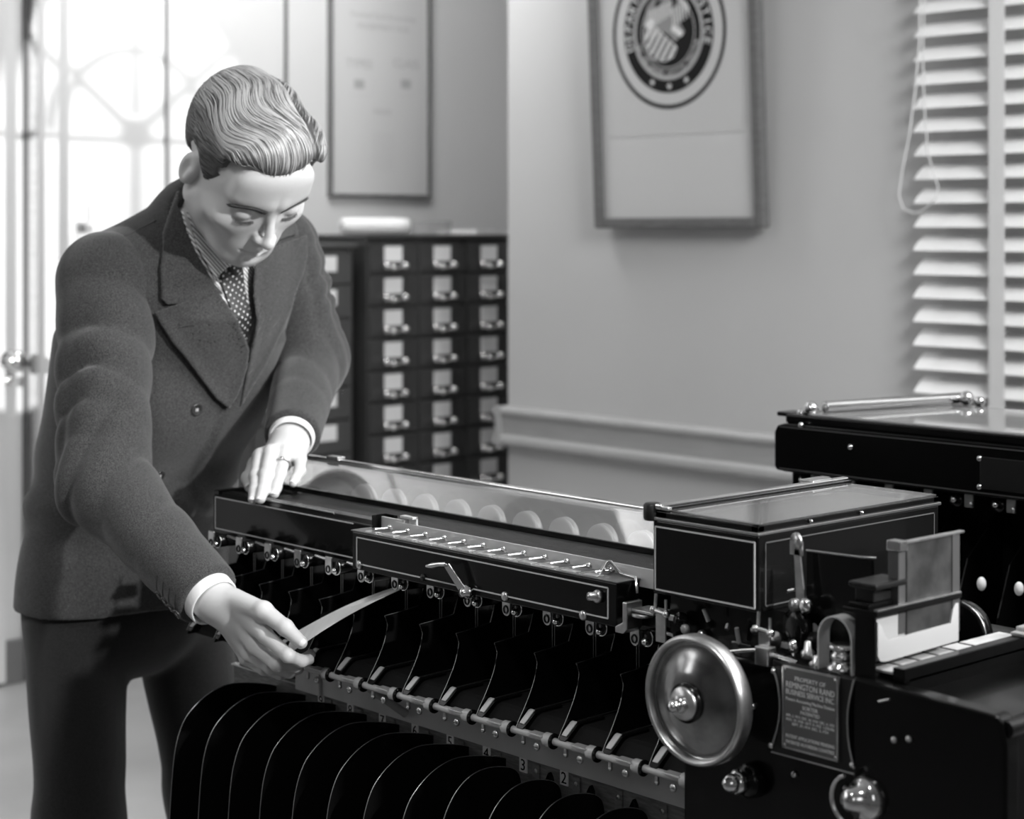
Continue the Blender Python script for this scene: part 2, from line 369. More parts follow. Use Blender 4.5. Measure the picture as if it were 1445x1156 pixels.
# shield with stripes, eagle above it
rt=math.radians(38)
def rot(x,z,cx=0,cz=0): return (cx+x*math.cos(rt)+z*math.sin(rt),cz-x*math.sin(rt)+z*math.cos(rt))
for i in range(6):
    x=-.26+i*.098
    def bot(x): return -.42+.30*(abs(x)/.30)**2*.55
    q=[(x,-.08),(x+.052,-.08),(x+.052,bot(x+.052)),(x,bot(x))]
    flat([rot(a,b,-.02,.04) for a,b in q],M['seallight'],3,'shield_stripe')
q=[(-.30,-.10),(.30,-.10),(.31,-.22),(.22,-.36),(0,-.46),(-.22,-.36),(-.31,-.22)]
mb=MB(); pp=[rot(a,b,-.02,.04) for a,b in q]; 
mb.tube([L3(cx_+x*R_,cz_+z*R_,-.0064) for x,z in pp],.0016,5,closed=True); mb.build('shield_outline',M['seallight'],sr)
eagle=[(-.36,.05),(-.42,.18),(-.36,.36),(-.22,.48),(-.20,.30),(-.10,.40),(-.02,.52),(.06,.42),(.08,.26),(.20,.42),(.34,.36),(.42,.22),(.30,.24),(.22,.10),(.30,-.02),(.20,-.08),(.12,-.14),(.02,-.04),(-.10,.02),(-.2,-.04),(-.30,-.10)]
flat([(x,z) for x,z in eagle],mat('eagle_ink',.26,.75),2,'eagle')
for i in range(9):
    a=-.36+.05*i
    flat([(a,.05+.02*i),(a+.02,.05+.02*i),(a+.05,.30+.012*i),(a+.03,.31+.012*i)],M['seallight'],3,'feather')
for i in range(6):
    a=.10+.05*i
    flat([(a,.06+.02*i),(a+.018,.06+.02*i),(a+.0,.30+.012*i),(a-.02,.31+.012*i)],M['seallight'],3,'feather')
flat([(-.36,.17),(-.26,.20),(-.22,.13),(-.28,.07),(-.37,.09),(-.42,.12)],M['seallight'],4,'eagle_head')
flat([(.06,.02),(.22,-.08),(.27,-.05),(.26,-.01),(.10,.10)],M['seallight'],4,'claw')
for i in range(5): flat([(.22+.03*i,.40-.03*i),(.27+.03*i,.44-.03*i),(.25+.03*i,.34-.03*i)],M['seallight'],3,'leaf')
# faint lines of print under the seal
# ---------------- framed notice on the back wall
XN=XB+.0
A=onX(466,278,XN+.02); B=onX(609,278,XN+.02); Hn=.78
nr=root('framed_notice',(XN+.02,(A.y+B.y)/2,A.z),'narrow black framed printed notice hanging above the card file cabinets','picture')
fr=MB(); w=.013; ya,yb,za=A.y,B.y,A.z
fr.box((XN,ya,za),(XN+.022,ya+w,za+Hn)).box((XN,yb-w,za),(XN+.022,yb,za+Hn)).box((XN,ya+w,za),(XN+.022,yb-w,za+w)).box((XN,ya+w,za+Hn-w),(XN+.022,yb-w,za+Hn))
fr.build('frame',M['frame'],nr,bev=.002)
MB().box((XN,ya+w,za+w),(XN+.010,yb-w,za+Hn-w)).build('notice_sheet',M['mount2'],nr)
def nlines(t,px,py,sz,al='CENTER'):
    p=onX(px,py,XN+.0105); vs,fs=text_mesh(t,sz,lambda x,y:(XN+.0108,p.y+x,p.z+y),al)
    MB().add(vs,fs).build('lettering',M['inkgrey'],nr)
nlines('Punched Card Accounting',541,27,.028); nlines('FINGERPRINT FILES',541,43,.028)
for (px,a,b) in ((507,'EYES','SCARS'),(573,'SKIN','MARKS')):
    nlines('TYPES',px if px==507 else 573,96,.045) if px==507 else nlines('CLASS',573,96,.045)
    p=onX(px,118,XN+.0105); MB().box((XN+.010,p.y-.022,p.z-.018),(XN+.0108,p.y+.022,p.z+.014)).build('printed_block',M['inkgrey'],nr)
    nlines('. . . . . .',px,136,.03)
nlines('INDEX',540,162,.028)
for i in range(11): nlines('.......................',541,190+i*5,.02)
# ---------------- card file cabinets
XF=-4.72
def cab(ylo,cols,rows,cw,ch,ztop,label,cname,handles,m):
    r=root('card_file_cabinet',(XF-.25,ylo+cols*cw/2,0),label,'cabinet')
    MB().box((XB+.03,ylo,.0),(XF-.008,ylo+cols*cw+.012,ztop-.014)).build('body',m,r,bev=.004)
    MB().box((XB+.03,ylo-.012,ztop-.014),(XF+.012,ylo+cols*cw+.024,ztop)).build('top',m,r,bev=.004)
    mb=MB().box((XF-.012,ylo,0),(XF,ylo+.008,ztop-.014))
    for c in range(cols): mb.box((XF-.012,ylo+(c+1)*cw-.003,0),(XF,ylo+(c+1)*cw+.009,ztop-.014))
    mb.box((XF-.012,ylo,0),(XF,ylo+cols*cw,.05)); mb.build('face_frame',m,r,bev=.002)
    proto=None
    for c in range(cols):
        for k in range(rows):
            zt_=ztop-.030-k*ch; y_=ylo+.006+c*cw
            if zt_-ch<.04: continue
            if proto is None:
                proto=MB().box((XF-.012,y_+.004,zt_-ch+.008),(XF+.006,y_+cw-.010,zt_)).build('drawer',m,r,bev=.003)
                yc=y_+cw*.47; zc=zt_-ch*.30
                MB().box((XF+.006,yc-.037,zc-.027),(XF+.0085,yc+.037,zc+.023)).build('label_card',M['paper'],proto)
                if handles:
                    MB().box((XF+.006,yc-.042,zc-.032),(XF+.0078,yc+.042,zc+.028)).build('label_holder',M['cabinet2'],proto,bev=.001)
                    h=MB()
                    for s_ in (-1,1): h.ball((XF+.022,yc+s_*.040,zc-.040),.0125,12,8)
                    h.tube([(XF+.008,yc-.040,zc-.036),(XF+.022,yc-.034,zc-.044),(XF+.026,yc,zc-.048),(XF+.022,yc+.034,zc-.044),(XF+.008,yc+.040,zc-.036)],.0055,8)
                    h.build('pull',M['nickel'],proto)
                    MB().ball((XF+.024,yc-.012,zc-.046),.0105,12,8).build('pull_stud',M['nickel'],proto)
                base=(y_,zt_)
            else:
                n=copy_tree(proto,r); n.location=Vector(proto.location)+Vector((0,y_-base[0],zt_-base[1]))
    return r
y_edge=onX(513,400,XF).y
cwid=onX(622,400,XF).y-onX(553,400,XF).y
ztop=onX(600,331,XF).z
chh=(onX(553,355,XF).z-onX(553,625,XF).z)/6
yl=onX(553,400,XF).y-cwid*.5
c1=cab(yl,3,12,cwid,chh,ztop,'dark card file cabinet with three columns of small nickel pull drawers beside the wall end','a',True,M['cabinet'])
XF=-4.745
y2=onX(462,400,XF).y; 
cw2=2*(yl-.036-y2)-.012; ch2=(onX(473,373,XF).z-onX(473,611,XF).z)/5
c2=cab(yl-.036-.012-2*cw2,2,11,cw2,ch2,onX(473,344,XF).z,'greyer card file cabinet with plain label cards behind the standing man','b',False,M['cabinet2'])
XF=-4.72
# things on top of the cabinets
def paperstack(px,py,w,dp,n,label,rz=0):
    p=onX(px,py,XF-.12); r=root('paper_stack',(p.x,p.y,ztop),label,'papers','loose papers on the cabinet tops'); r.rotation_euler=(0,0,rz)
    for i in range(n):
        dx,dy=random.uniform(-.008,.008),random.uniform(-.008,.008)
        MB().box((p.x-dp/2+dx,p.y-w/2+dy,ztop+.004*i),(p.x+dp/2+dx,p.y+w/2+dy,ztop+.004*i+.003)).build('sheet',M['paper'],r)
    return r
paperstack(655,330,.08,.2,4,'short stack of loose papers near the middle of the cabinet top',.0)
paperstack(690,330,.08,.16,3,'small stack of papers at the far right end of the cabinet top',-.3)
pr_=onX(523,317,XF-.15)
r=root('paper_roll',(pr_.x,pr_.y,ztop),'fat white paper roll lying on top of the dark card file cabinet','paper roll')
MB().lathe([(.006,-.12),(.026,-.12),(.028,-.08),(.028,.08),(.026,.12),(.006,.12)],(pr_.x,pr_.y+.02,ztop+.028),(.25,1,0),20).build('roll',M['paper'],r)
gt=onX(603,330,XF-.14)
r=root('glass_tray',(gt.x,gt.y,ztop),'shallow clear glass tray on the cabinet top between the paper roll and the papers','tray')
MB().box((gt.x-.07,gt.y-.05,ztop),(gt.x+.07,gt.y+.05,ztop+.004)).box((gt.x+.066,gt.y-.05,ztop+.004),(gt.x+.07,gt.y+.05,ztop+.045)).box((gt.x-.07,gt.y-.05,ztop+.004),(gt.x-.066,gt.y+.05,ztop+.045)).box((gt.x-.066,gt.y-.05,ztop+.004),(gt.x+.066,gt.y-.046,ztop+.045)).box((gt.x-.066,gt.y+.046,ztop+.004),(gt.x+.066,gt.y+.05,ztop+.045)).build('tray',M['glass'],r,bev=.001)
# ============================================================ CARD SORTER
SR=root('card_sorter',(-1.6,1.55,0),'long black enamel card sorting machine with glass cover, pockets and handwheel, nearest the camera','machine')
def part(mb,name,m,bev=0,parent=None): return mb.build(name,m,parent or SR,None,bev)
PT=.069
def bevbox(a,b): return MB().box(a,b)
XL=-2.262; XR=-1.325
# track housing
bd=part(MB().prism([(1.66,.945),(1.48,.955),(1.478,.962),(1.478,1.014),(1.484,1.020),(1.50,1.0205),(1.52,1.017),(1.535,1.020),(1.552,1.022),(1.552,.99),(1.66,.99)],'x',XL,XR),'track_housing',M['enamel'],.0015)
part(MB().prism([(1.500,1.0203),(1.512,1.0195),(1.525,1.0185),(1.538,1.0225),(1.549,1.0245),(1.549,1.021),(1.50,1.017)],'x',-2.14,XR),'crackled_ledge',M['crackle'],.001)
part(MB().box((XL,1.655,.945),(XR,1.672,1.047)).box((XL,1.48,.95),(XL+.012,1.66,1.022)),'rear_panel',M['enamel'],.001)
part(MB().box((XL+.01,1.553,.99),(XR,1.655,.996)),'track_floor',mat('track_floor_grey',.30,.5,.3))
sl=MB()
def hstripe(x0,x1,z,Y,mb): mb.box((x0,Y-.0004,z-.0008),(x1,Y+.0004,z+.0008))
def vstripe(x,z0,z1,Y,mb): mb.box((x-.0008,Y-.0004,z0),(x+.0008,Y+.0004,z1))
s_=MB(); hstripe(XL+.006,-1.93,1.0125,1.478,s_); hstripe(XL+.006,-1.93,.9675,1.478,s_); vstripe(XL+.006,.9675,1.0125,1.478,s_)
s_.build('pinstripe',M['stripe'],bd)
part(MB().tube([(-2.135,1.4835,1.0205),(-1.98,1.4835,1.0205)],.0012,6),'ledge_wire',M['dullnickel'])
# glass cover and its frame
gz0,gz1,gy0,gy1=1.0265,1.0495,1.553,1.658
part(MB().prism([(gy0,gz0),(gy1,gz1),(gy1,gz1+.0025),(gy0,gz0+.0025)],'x',XL-.02,XR),'glass_cover',M['glass'])
part(MB().box((XL-.02,gy0-.003,gz0-.003),(XR,gy0+.002,gz0+.0045)),'cover_front_strip',M['enamel'],.0006)
part(MB().box((XL-.03,gy1-.001,gz1-.002),(XR,gy1+.011,gz1+.0065)),'cover_rear_rail',M['nickel'],.0018)
part(MB().box((XL-.028,gy1-.006,gz1-.006),(XR,gy1+.008,gz1-.002)),'cover_rear_gasket',M['enamel'])
part(MB().box((XL+.03,gy1,gz1+.006),(XL+.06,gy1+.014,gz1+.010)),'rail_clip',M['dullnickel'],.001)
for i in range(11):
    X=-1.69-.069*(i-4)*1.0 + (.0)
    X=-2.104+.069*i
    if X>XR-.02: continue
    q=part(MB().lathe([(0,-.007),(.021,-.007),(.024,-.0055),(.0245,-.0035),(.022,-.0015),(.0225,0),(.0245,.002),(.0245,.0045),(.022,.006),(0,.006)],(X,1.632,1.008),(0,1,0),32),'pulley',M['discs'])
    MB().tube([(X-.02,1.624,.9975),(X-.045,1.60,.9965)],.0025,6).build('pulley_arm',M['discs'],q)
    part(MB().lathe([(0,-.005),(.013,-.005),(.0145,-.003),(.0145,.003),(0,.003)],(X+.012,1.594,1.000),(0,1,0),20),'idler_roller',M['discs'])
part(MB().tube([(XL+.02,1.615,1.006),(XR,1.615,1.006)],.0022,8),'drive_shaft',M['discs'])
M['matteblack']=mat('matte_black_paint',.008,.8,spec=.15); M['shoeface']=mat('worn_bright_shoe',.62,.4,.25)
# selector attachment on the front
ax0,ax1=-1.856,-1.389; ay0,ay1=1.42,1.456
at_=part(MB().box((ax0,ay0,.9705),(ax1,ay1,1.018)),'selector_case',M['enamel'],.0015)
s_=MB(); 
hstripe(-1.846,-1.402,1.0115,1.4195,s_); hstripe(-1.846,-1.402,.9785,1.4195,s_); vstripe(-1.846,.9785,1.0115,1.4195,s_); vstripe(-1.402,.9785,1.0115,1.4195,s_)
s_.build('pinstripe',M['stripe'],at_)
MB().box((ax0-.003,ay0+.000,1.018),(ax1+.001,ay1+.001,1.0195)).build('top_plate',mat('selector_top_plate',.12,.35,.5),at_,bev=.0005)
part(MB().box((-1.815,1.457,1.012),(-1.40,1.4585,1.031)),'selector_back_strip',M['steel'],.0004)
part(MB().box((-1.845,1.458,1.010),(-1.80,1.4605,1.034)).box((-1.79,1.458,1.01),(-1.775,1.461,1.041)).box((-1.80,1.452,1.038),(-1.775,1.461,1.041)),'selector_bracket',M['steel'],.0004)
part(MB().box((-1.852,1.448,1.018),(-1.8505,1.470,1.036)).box((-1.852,1.4695,1.018),(-1.828,1.471,1.036)),'end_bracket',M['enamel'],.0004)
for i in range(12):
    X=-1.823+.0355*i
    q=part(MB().tube([(X,1.430,1.0235),(X+.006,1.452,1.0235)],[.0012,.0018],8).ball((X+.006,1.449,1.0245),.0034,10,6).tube([(X+.002,1.449,1.0235),(X+.012,1.447,1.0235)],.0022,8),'selector_key',M['nickel'])
    MB().box((X-.012,1.424,1.0193),(X+.010,1.434,1.0206)).build('key_tab',M['dullnickel'],q,bev=.0003)
    if i<11: part(MB().box((X+.0165,1.423,1.0193),(X+.0175,1.452,1.0204)),'key_divider',M['dullnickel'])
def screw(x,y,z,r=.005,m=None,ax=(0,-1,0),name='screw'):
    q=part(MB().lathe([(0,-.001),(r,-.001),(r,.0012),(r*.7,.0026),(0,.003)],(x,y,z),ax,16),name,m or M['dullnickel'])
    return q
for (x,z) in ((-1.841,.9775),(-1.568,.978),(-1.440,.976)): screw(x,1.4195,z,.0055)
screw(-1.715,1.4195,.979,.0045,M['enamel_satin'])
part(MB().lathe([(0,0),(.007,0),(.0075,.003),(.006,.006),(.0045,.006),(.0045,.014),(0,.015)],(-1.415,1.4195,1.0005),(-.25,-1,.1),16),'adjusting_knob',M['dullnickel'])
# selector hand lever
hp=onY(655,836,1.412); top=onY(630,797,1.405)
lv=part(MB().ribbon([hp,hp.lerp(top,.5),top],[.006,.005,.0045],.0012,(.9,.0,.45)),'hand_lever',M['nickel'],.0006)
a=onY(629,797,1.403); b=onY(602,799,1.40)
MB().tube([a,a.lerp(b,.3)+Vector((0,0,.0008)),a.lerp(b,.7),b],[.003,.0026,.0038,.002],10).build('lever_grip',M['nickel'],lv)
MB().lathe([(0,-.004),(.0085,-.004),(.0085,.003),(.005,.005),(.005,.009),(0,.0095)],hp+Vector((.001,.003,0)),(0,-1,0),16).build('lever_pivot',M['nickel'],lv)
# right end bits of the attachment
part(MB().prism([(-1.39,.966),(-1.378,.966),(-1.372,.972),(-1.372,1.000),(-1.379,1.000),(-1.379,.978),(-1.39,.972)],'y',1.418,1.442),'end_strap',M['dullnickel'],.001)
part(MB().prism([(1.432,1.019),(1.445,1.034),(1.452,1.034),(1.456,1.02)],'x',-1.432,-1.428),'latch',M['nickel'],.0004)
part(MB().tube([(-1.428,1.450,1.033),(-1.412,1.45,1.022),(-1.388,1.448,1.021),(-1.383,1.445,1.005)],.0018,8),'latch_wire',M['nickel'])
part(MB().box((-1.40,1.456,1.01),(-1.345,1.4575,1.031)),'rear_strip_end',M['steel'],.0004)
part(MB().box((-1.372,1.425,.990),(-1.340,1.452,.993)).lathe([(0,0),(.012,0),(.012,.003),(0,.003)],(-1.360,1.43,.986),(0,0,1),16),'link_plate',M['dullnickel'],.0005)
# magnet clips under the housing
def clip(k):
    X=-2.073+PT*k; Y=1.442; zc=.9605
    q=part(MB(),'magnet_clip',M['nickel']) if False else None
    pts=[(X-.0068,zc+.012)]+[(X+.0068*math.cos(a)*1.0-0,zc-.004+.0075*math.sin(a)) for a in np.linspace(PI,2*PI,11)]+[(X+.0068,zc+.012)]
    q=part(MB().prism(pts,'y',Y-.001,Y+.001),'magnet_clip',M['dullnickel'],.0005)
    pa=[(X+.0036*math.cos(a),Y-.0014,zc-.004+.0042*math.sin(a)) for a in np.linspace(0,2*PI,17)[:-1]]
    MB().tube(pa,.0011,6,closed=True).build('eyelet',M['enamel_satin'],q)
    MB().lathe([(0,0),(.0085,0),(.009,.004),(.009,.028),(.007,.03),(0,.03)],(X+.021,Y-.004,zc+.001),(.1,1,0),16).build('coil_barrel',M['enamel'],q)
    MB().tube([(X+.021+.0092*math.cos(a),Y-.004,zc+.001+.0092*math.sin(a)) for a in np.linspace(-1.9,.9,12)],.0008,6).build('barrel_rim',M['nickel'],q)
    MB().ball((X+.0215,Y-.007,zc-.003),.0042,12,8).build('barrel_stud',M['nickel'],q)
    MB().tube([(X+.032,Y+.006,zc+.008),(X+.052,Y+.008,zc+.006)],.002,6).build('clip_link',M['dullnickel'],q)
for k in range(-2,11): clip(k)
# pockets: divider plates, shoes, floor, guide wires
kx=lambda k:-1.617+PT*k
dp=[(1.418,.826),(1.424,.842),(1.437,.862),(1.446,.880),(1.451,.900),(1.4465,.912),(1.47,.9135),(1.501,.917),(1.513,.95),(1.52,.95),(1.52,.826)]
dpe=[(1.418,.832),(1.424,.842),(1.431,.852),(1.437,.862),(1.442,.871),(1.446,.880),(1.4495,.890),(1.451,.900),(1.450,.907),(1.4465,.912)]
me_d=MB().prism(dp,'x',0,.0014).mesh('pocket_divider',M['enamel'])
me_e=MB().tube([(.0007,y-.0003,z) for y,z in dpe],.00045,6).mesh('front_edge',M['edge'])
me_t=MB().tube([(.0007,1.4465,.9125),(.0007,1.47,.914),(.0007,1.501,.9175)],.0004,6).mesh('top_edge',M['edge'])
def link(name,me,parent,loc): 
    o=bpy.data.objects.new(name,me); COL.objects.link(o); o.parent=parent; o.location=loc; ORG[o.name]=ORG[SR.name]; return o
for k in range(-9,6):
    d=link('pocket_divider',me_d,SR,Vector((kx(k),0,0))-SR.location)
    link('front_edge',me_e,d,(0,0,0)); link('top_edge',me_t,d,(0,0,0))
    X=kx(k)+.0075
    part(MB().prism([(1.425,.8285),(1.428,.8335),(1.440,.844),(1.446,.8462),(1.52,.8468),(1.52,.838),(1.45,.8285)],'x',kx(k)+.0014,kx(k)+PT),'pocket_floor',M['matteblack'],.0006)
    tp=[(X,1.4200,.8330),(X,1.4230,.8370),(X,1.4365,.8480),(X,1.4415,.8495),(X,1.48,.8505)]
    s=part(MB().ribbon([(a-.0003,b-.0016,c-.0016) for a,b,c in tp],[.0045,.0068,.0072,.0072,.0072],.0012,(1,0,0)),'card_shoe',M['enamel'],.0006)
    MB().ribbon([(X,1.4208,.8372),(X,1.4250,.8408),(X,1.4352,.8492),(X,1.4378,.8500)],[.0036,.0042,.0042,.0036],.0006,(1,0,0)).build('worn_shoe_face',M['shoeface'],s)
    MB().tube([tp[3],(X,1.515,.8512)],.0007,6).build('shoe_edge',M['edge'],s)
    MB().tube([(kx(k)-.03,1.508,.90),(kx(k)-.03,1.508,.955)],.0005,5).tube([(kx(k)-.034,1.508,.90),(kx(k)-.034,1.508,.955)],.0005,5).build('guide_wire',M['edge'],s)
part(MB().box((-2.25,1.52,.83),(-1.15,1.535,.96)),'pocket_back_panel',M['enamel'])
part(MB().tube([(-2.06,1.42,.828),(-1.18,1.42,.828)],.0042,12),'pocket_rod',M['rodsteel'])
for k in range(-6,6):
    X=kx(k)-.0155
    c_=part(MB().lathe([(.004,-.006),(.0072,-.006),(.0078,-.005),(.0078,.005),(.0072,.006),(.004,.006)],(X,1.42,.828),(1,0,0),18),'rod_collar',M['rodsteel'])
    MB().lathe([(.0,0),(.0045,0),(.0045,.002),(.003,.003),(0,.003)],(X-.012,1.413,.8195),(0,-1,0),12).build('collar_screw',M['dullnickel'],c_)
    MB().box((X-.0155,1.4095,.8192),(X-.0085,1.4102,.8198)).build('screw_slot',M['enamel'],c_)
    MB().box((X-.028,1.412,.831),(X-.004,1.424,.833)).build('collar_plate',M['steel'],c_,bev=.0005)
    MB().lathe([(0,0),(.0088,0),(.0088,.002),(0,.002)],(X+.0085,1.42,.828),(-1,0,0),18).build('collar_washer',M['enamel'],c_)
    MB().tube([(X+.026,1.4205,.825),(X+.026,1.4205,.817)],.0025,8).ball((X+.026,1.4205,.8165),.0030,8,6).build('set_screw',M['dullnickel'],c_)
part(MB().box((-2.06,1.505,.7625),(-1.16,1.509,.836)),'satin_apron',M['satin'])
part(MB().tube([onY(517,968,1.45),onY(573,1008,1.50)],.0052,10),'brace_rod',M['rodsteel'])
# number rail
nr_=part(MB().box((-2.26,1.512,.66),(-1.13,1.52,.7645)),'number_rail',M['wood'],.001)
part(MB().box((-2.26,1.508,.7645),(-1.13,1.52,.7665)),'rail_lip',M['steel'])
part(MB().box((-2.09,1.500,.762),(-2.035,1.504,.80)),'rail_end_plate',M['satin'])
for i in range(13):
    X=-2.02+PT*i
    part(MB().box((X-.0125,1.5095,.70),(X-.0005,1.512,.758)),'slot_post',M['wood'],.0008)
    part(MB().lathe([(0,0),(.003,0),(.0025,.001),(0,.0012)],(X-.0062,1.5095,.750),(0,-1,0),10),'post_rivet',M['dullnickel'])
labs={'2':-1.565,'3':-1.636,'4':-1.703,'5':-1.772,'6':-1.842,'7':-1.910,'8':-1.979,'9':-2.045,'1':-1.352}
for t,X in labs.items():
    q=part(MB().box((X-.0068,1.5105,.7430),(X+.0068,1.5125,.7615)),'number_label',M['paper'],.0003)
    vs,fs=text_mesh(t,.0195,lambda x,y,X=X:(X+x,1.5102,.7455+y)); MB().add(vs,fs).build('numeral',M['print'],q)
    vs,fs=text_mesh(t,.0195,lambda x,y,X=X:(X+x+.0005,1.5102,.7455+y)); MB().add(vs,fs).build('numeral_stroke',M['print'],q)
for i in range(3):
    X=-1.583+PT*i
    pts=[(X-.004,.70),(X-.010,.722),(X-.006,.742),(X-.0015,.751),(X+.002,.757),(X+.006,.751),(X+.010,.737),(X+.010,.70)]
    part(MB().prism(pts,'y',1.500,1.506),'stop_tongue',M['enamel'],.001)
# stacker plates below
full=[(1.511,.753),(1.496,.758),(1.475,.763),(1.45,.7675),(1.428,.769),(1.405,.764),(1.384,.754),(1.366,.740),(1.357,.728),(1.349,.710),(1.343,.685),(1.339,.64),(1.335,.58),(1.33,.40)]
short=[(1.474,.72),(1.473,.745),(1.470,.757),(1.462,.765),(1.448,.770),(1.43,.7735),(1.412,.774),(1.393,.770),(1.375,.759),(1.362,.744),(1.353,.727),(1.346,.70),(1.342,.66),(1.338,.58),(1.333,.40)]
def smooth(p,n=2):
    for _ in range(n):
        q=[p[0]]
        for a,b in zip(p[:-1],p[1:]): q+=[(a[0]*.75+b[0]*.25,a[1]*.75+b[1]*.25),(a[0]*.25+b[0]*.75,a[1]*.25+b[1]*.75)]
        p=q+[p[-1]]
    return p
full=smooth(full); short=smooth(short)
def platemesh(pl,back): 
    return MB().prism(pl+[(back,.40)],'x',0,.0018).mesh('stacker_plate',M['enamel']), MB().tube([(.0009,y-.0003,z+.0002) for y,z in pl],.00055,6,caps=False).mesh('worn_edge',M['edge'])
fm,fe=platemesh(full,1.511); sm_,se=platemesh(short,1.474)
for k in range(0,12):
    X=-2.152+PT*k
    d=link('stacker_plate',fm if k<=7 else sm_,SR,Vector((X,0,0))-SR.location)
    link('worn_edge',fe if k<=7 else se,d,(0,0,0))
part(MB().box((-2.30,1.32,.385),(-1.10,1.53,.40)),'stacker_shelf',M['enamel'],.002)
part(MB().box((-2.26,1.521,.30),(-.92,1.66,.945)),'machine_body',M['enamel'],.004)
for (x,y) in ((-2.24,1.34),(-2.24,1.62),(-.93,1.62),(-.93,1.42),(-1.5,1.62)):
    part(MB().box((x-.02,y-.02,0),(x+.02,y+.02,.40)),'leg',M['enamel'],.003)
# end box with glass lid
bx0,bx1,by0,by1=-1.336,-1.192,1.42,1.729
B_=part(MB().box((bx0,by0,1.016),(bx1,by1,1.0935)),'feed_housing',M['enamel'],.002)
s_=MB(); hstripe(-1.332,-1.1965,1.0865,1.4195,s_); hstripe(-1.332,-1.1965,1.0205,1.4195,s_); vstripe(-1.332,1.0205,1.0865,1.4195,s_); vstripe(-1.1965,1.0205,1.0865,1.4195,s_)
s_.build('pinstripe',M['stripe'],B_)
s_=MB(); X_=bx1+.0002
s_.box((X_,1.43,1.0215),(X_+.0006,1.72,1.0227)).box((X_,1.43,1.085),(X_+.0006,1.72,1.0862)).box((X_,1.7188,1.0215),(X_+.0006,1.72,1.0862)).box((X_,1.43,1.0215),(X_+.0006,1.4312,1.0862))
s_.build('pinstripe',mat('dim_pinstripe',.07,.45),B_)  # same stripe as the front, colour darkened to offset the key lamp
part(MB().box((bx0-.001,by0-.002,1.0935),(bx1+.002,by1+.002,1.0965)),'lid_seam',M['edge'],.0005)
lz0,lz1=1.0965,1.103; fwd_=.010
part(MB().box((bx0,by0,lz0),(bx1,by0+fwd_,lz1)).box((bx0,by1-fwd_,lz0),(bx1,by1,lz1)).box((bx1-fwd_,by0,lz0),(bx1,by1,lz1)).box((bx0,by0,lz0),(bx0+.02,by1,lz1)),'lid_frame',M['enamel'],.001)
part(MB().box((bx0+.001,by0+.004,lz1),(bx1-.002,by1-.002,lz1+.0022)),'lid_glass',M['glass'])
part(MB().box((bx0+.004,by0-.002,lz1+.002),(bx0+.013,by1+.01,lz1+.0075)),'lid_hinge_rail',M['nickel'],.0015)
part(MB().box((bx0+.014,by0+.002,lz1+.002),(bx0+.020,by1+.006,lz1+.0045)),'lid_gasket',M['enamel'])
part(MB().box((bx0-.008,by1-.055,lz1+.0055),(bx0+.012,by1-.02,lz1+.009)),'hinge_tab',M['dullnickel'],.001)
part(MB().lathe([(0,-.002),(.009,-.002),(.010,.0),(.010,.014),(.008,.016),(0,.016)],(bx0-.004,by0+.004,1.094),(0,0,1),14),'hinge_knuckle',M['enamel_satin'])
part(MB().box((bx0-.002,by0,1.1045),(bx0+.022,by0+.006,1.1085)),'hinge_cap',M['dullnickel'],.001)
part(MB().box((bx0+.022,by0+.01,1.02),(bx1-.004,by1-.004,1.085)),'feed_interior',mat('housing_interior',.09,.5))
for y in (1.50,1.585): screw(bx1+.002,y,1.1,.002,M['nickel'],(1,0,0))
# drive case below the box, with front boss and maker's plate
part(MB().box((-1.275,1.40,.45),(-.888,1.72,.975)),'drive_case',M['enamel'],.004)
part(MB().box((-1.34,1.45,.955),(-1.15,1.70,1.016)),'case_neck',M['enamel'],.002)
part(MB().prism([(-1.045,.40),(-.885,.40),(-.8825,.955),(-.8865,.974),(-.893,.980),(-1.045,.9865)],'y',1.379,1.401),'side_cheek',M['enamel'],.003)
boss=[(-1.139,.979),(-1.133,.965),(-1.130,.945),(-1.132,.925),(-1.141,.9005),(-1.141,.897),(-1.043,.897),(-1.043,.902),(-1.0495,.925),(-1.0505,.95),(-1.048,.965),(-1.043,.984)]
bo=part(MB().prism(boss,'y',1.3795,1.402),'plate_boss',M['enamel_satin'],.001)
MB().tube([(x,1.3785,z) for x,z in smooth(boss[:5],1)],.0011,6).build('boss_edge',M['edge'],bo)
MB().tube([(x,1.3785,z) for x,z in smooth(boss[7:12],1)],.0011,6).build('boss_edge',M['edge'],bo)
MB().tube([(-1.141,1.3785,.897),(-1.043,1.3785,.897)],.0008,6).build('boss_edge',M['edge'],bo)
for x,z in ((-1.141,.903),(-1.045,.905),(-1.138,.975)): screw(x,1.379,z,.0028,M['nickel'])
px0,px1_,pz0,pz1=-1.1265,-1.0600,.9045,.9835
PL=part(MB().box((px0,1.3775,pz0),(px1_,1.3797,pz1)),'maker_plate',mat('etched_plate_field',.10,.5,.2),.0004)
e=MB(); w=.0017
for a,b in (((px0,pz0),(px0+w,pz1)),((px1_-w,pz0),(px1_,pz1)),((px0,pz0),(px1_,pz0+w)),((px0,pz1-w),(px1_,pz1))): e.box((a[0],1.3768,a[1]),(b[0],1.3777,b[1]))
e.build('plate_border',M['dullnickel'],PL)
for x in (px0+.0035,px1_-.0035):
    for z in (pz0+.0035,pz1-.0035): MB().lathe([(0,0),(.0018,0),(.0013,.001),(0,.0013)],(x,1.3775,z),(0,-1,0),10).build('plate_rivet',M['nickel'],PL)
xc=(px0+px1_)/2
M['plateink']=mat('raised_plate_lettering',.75,.5,.1)
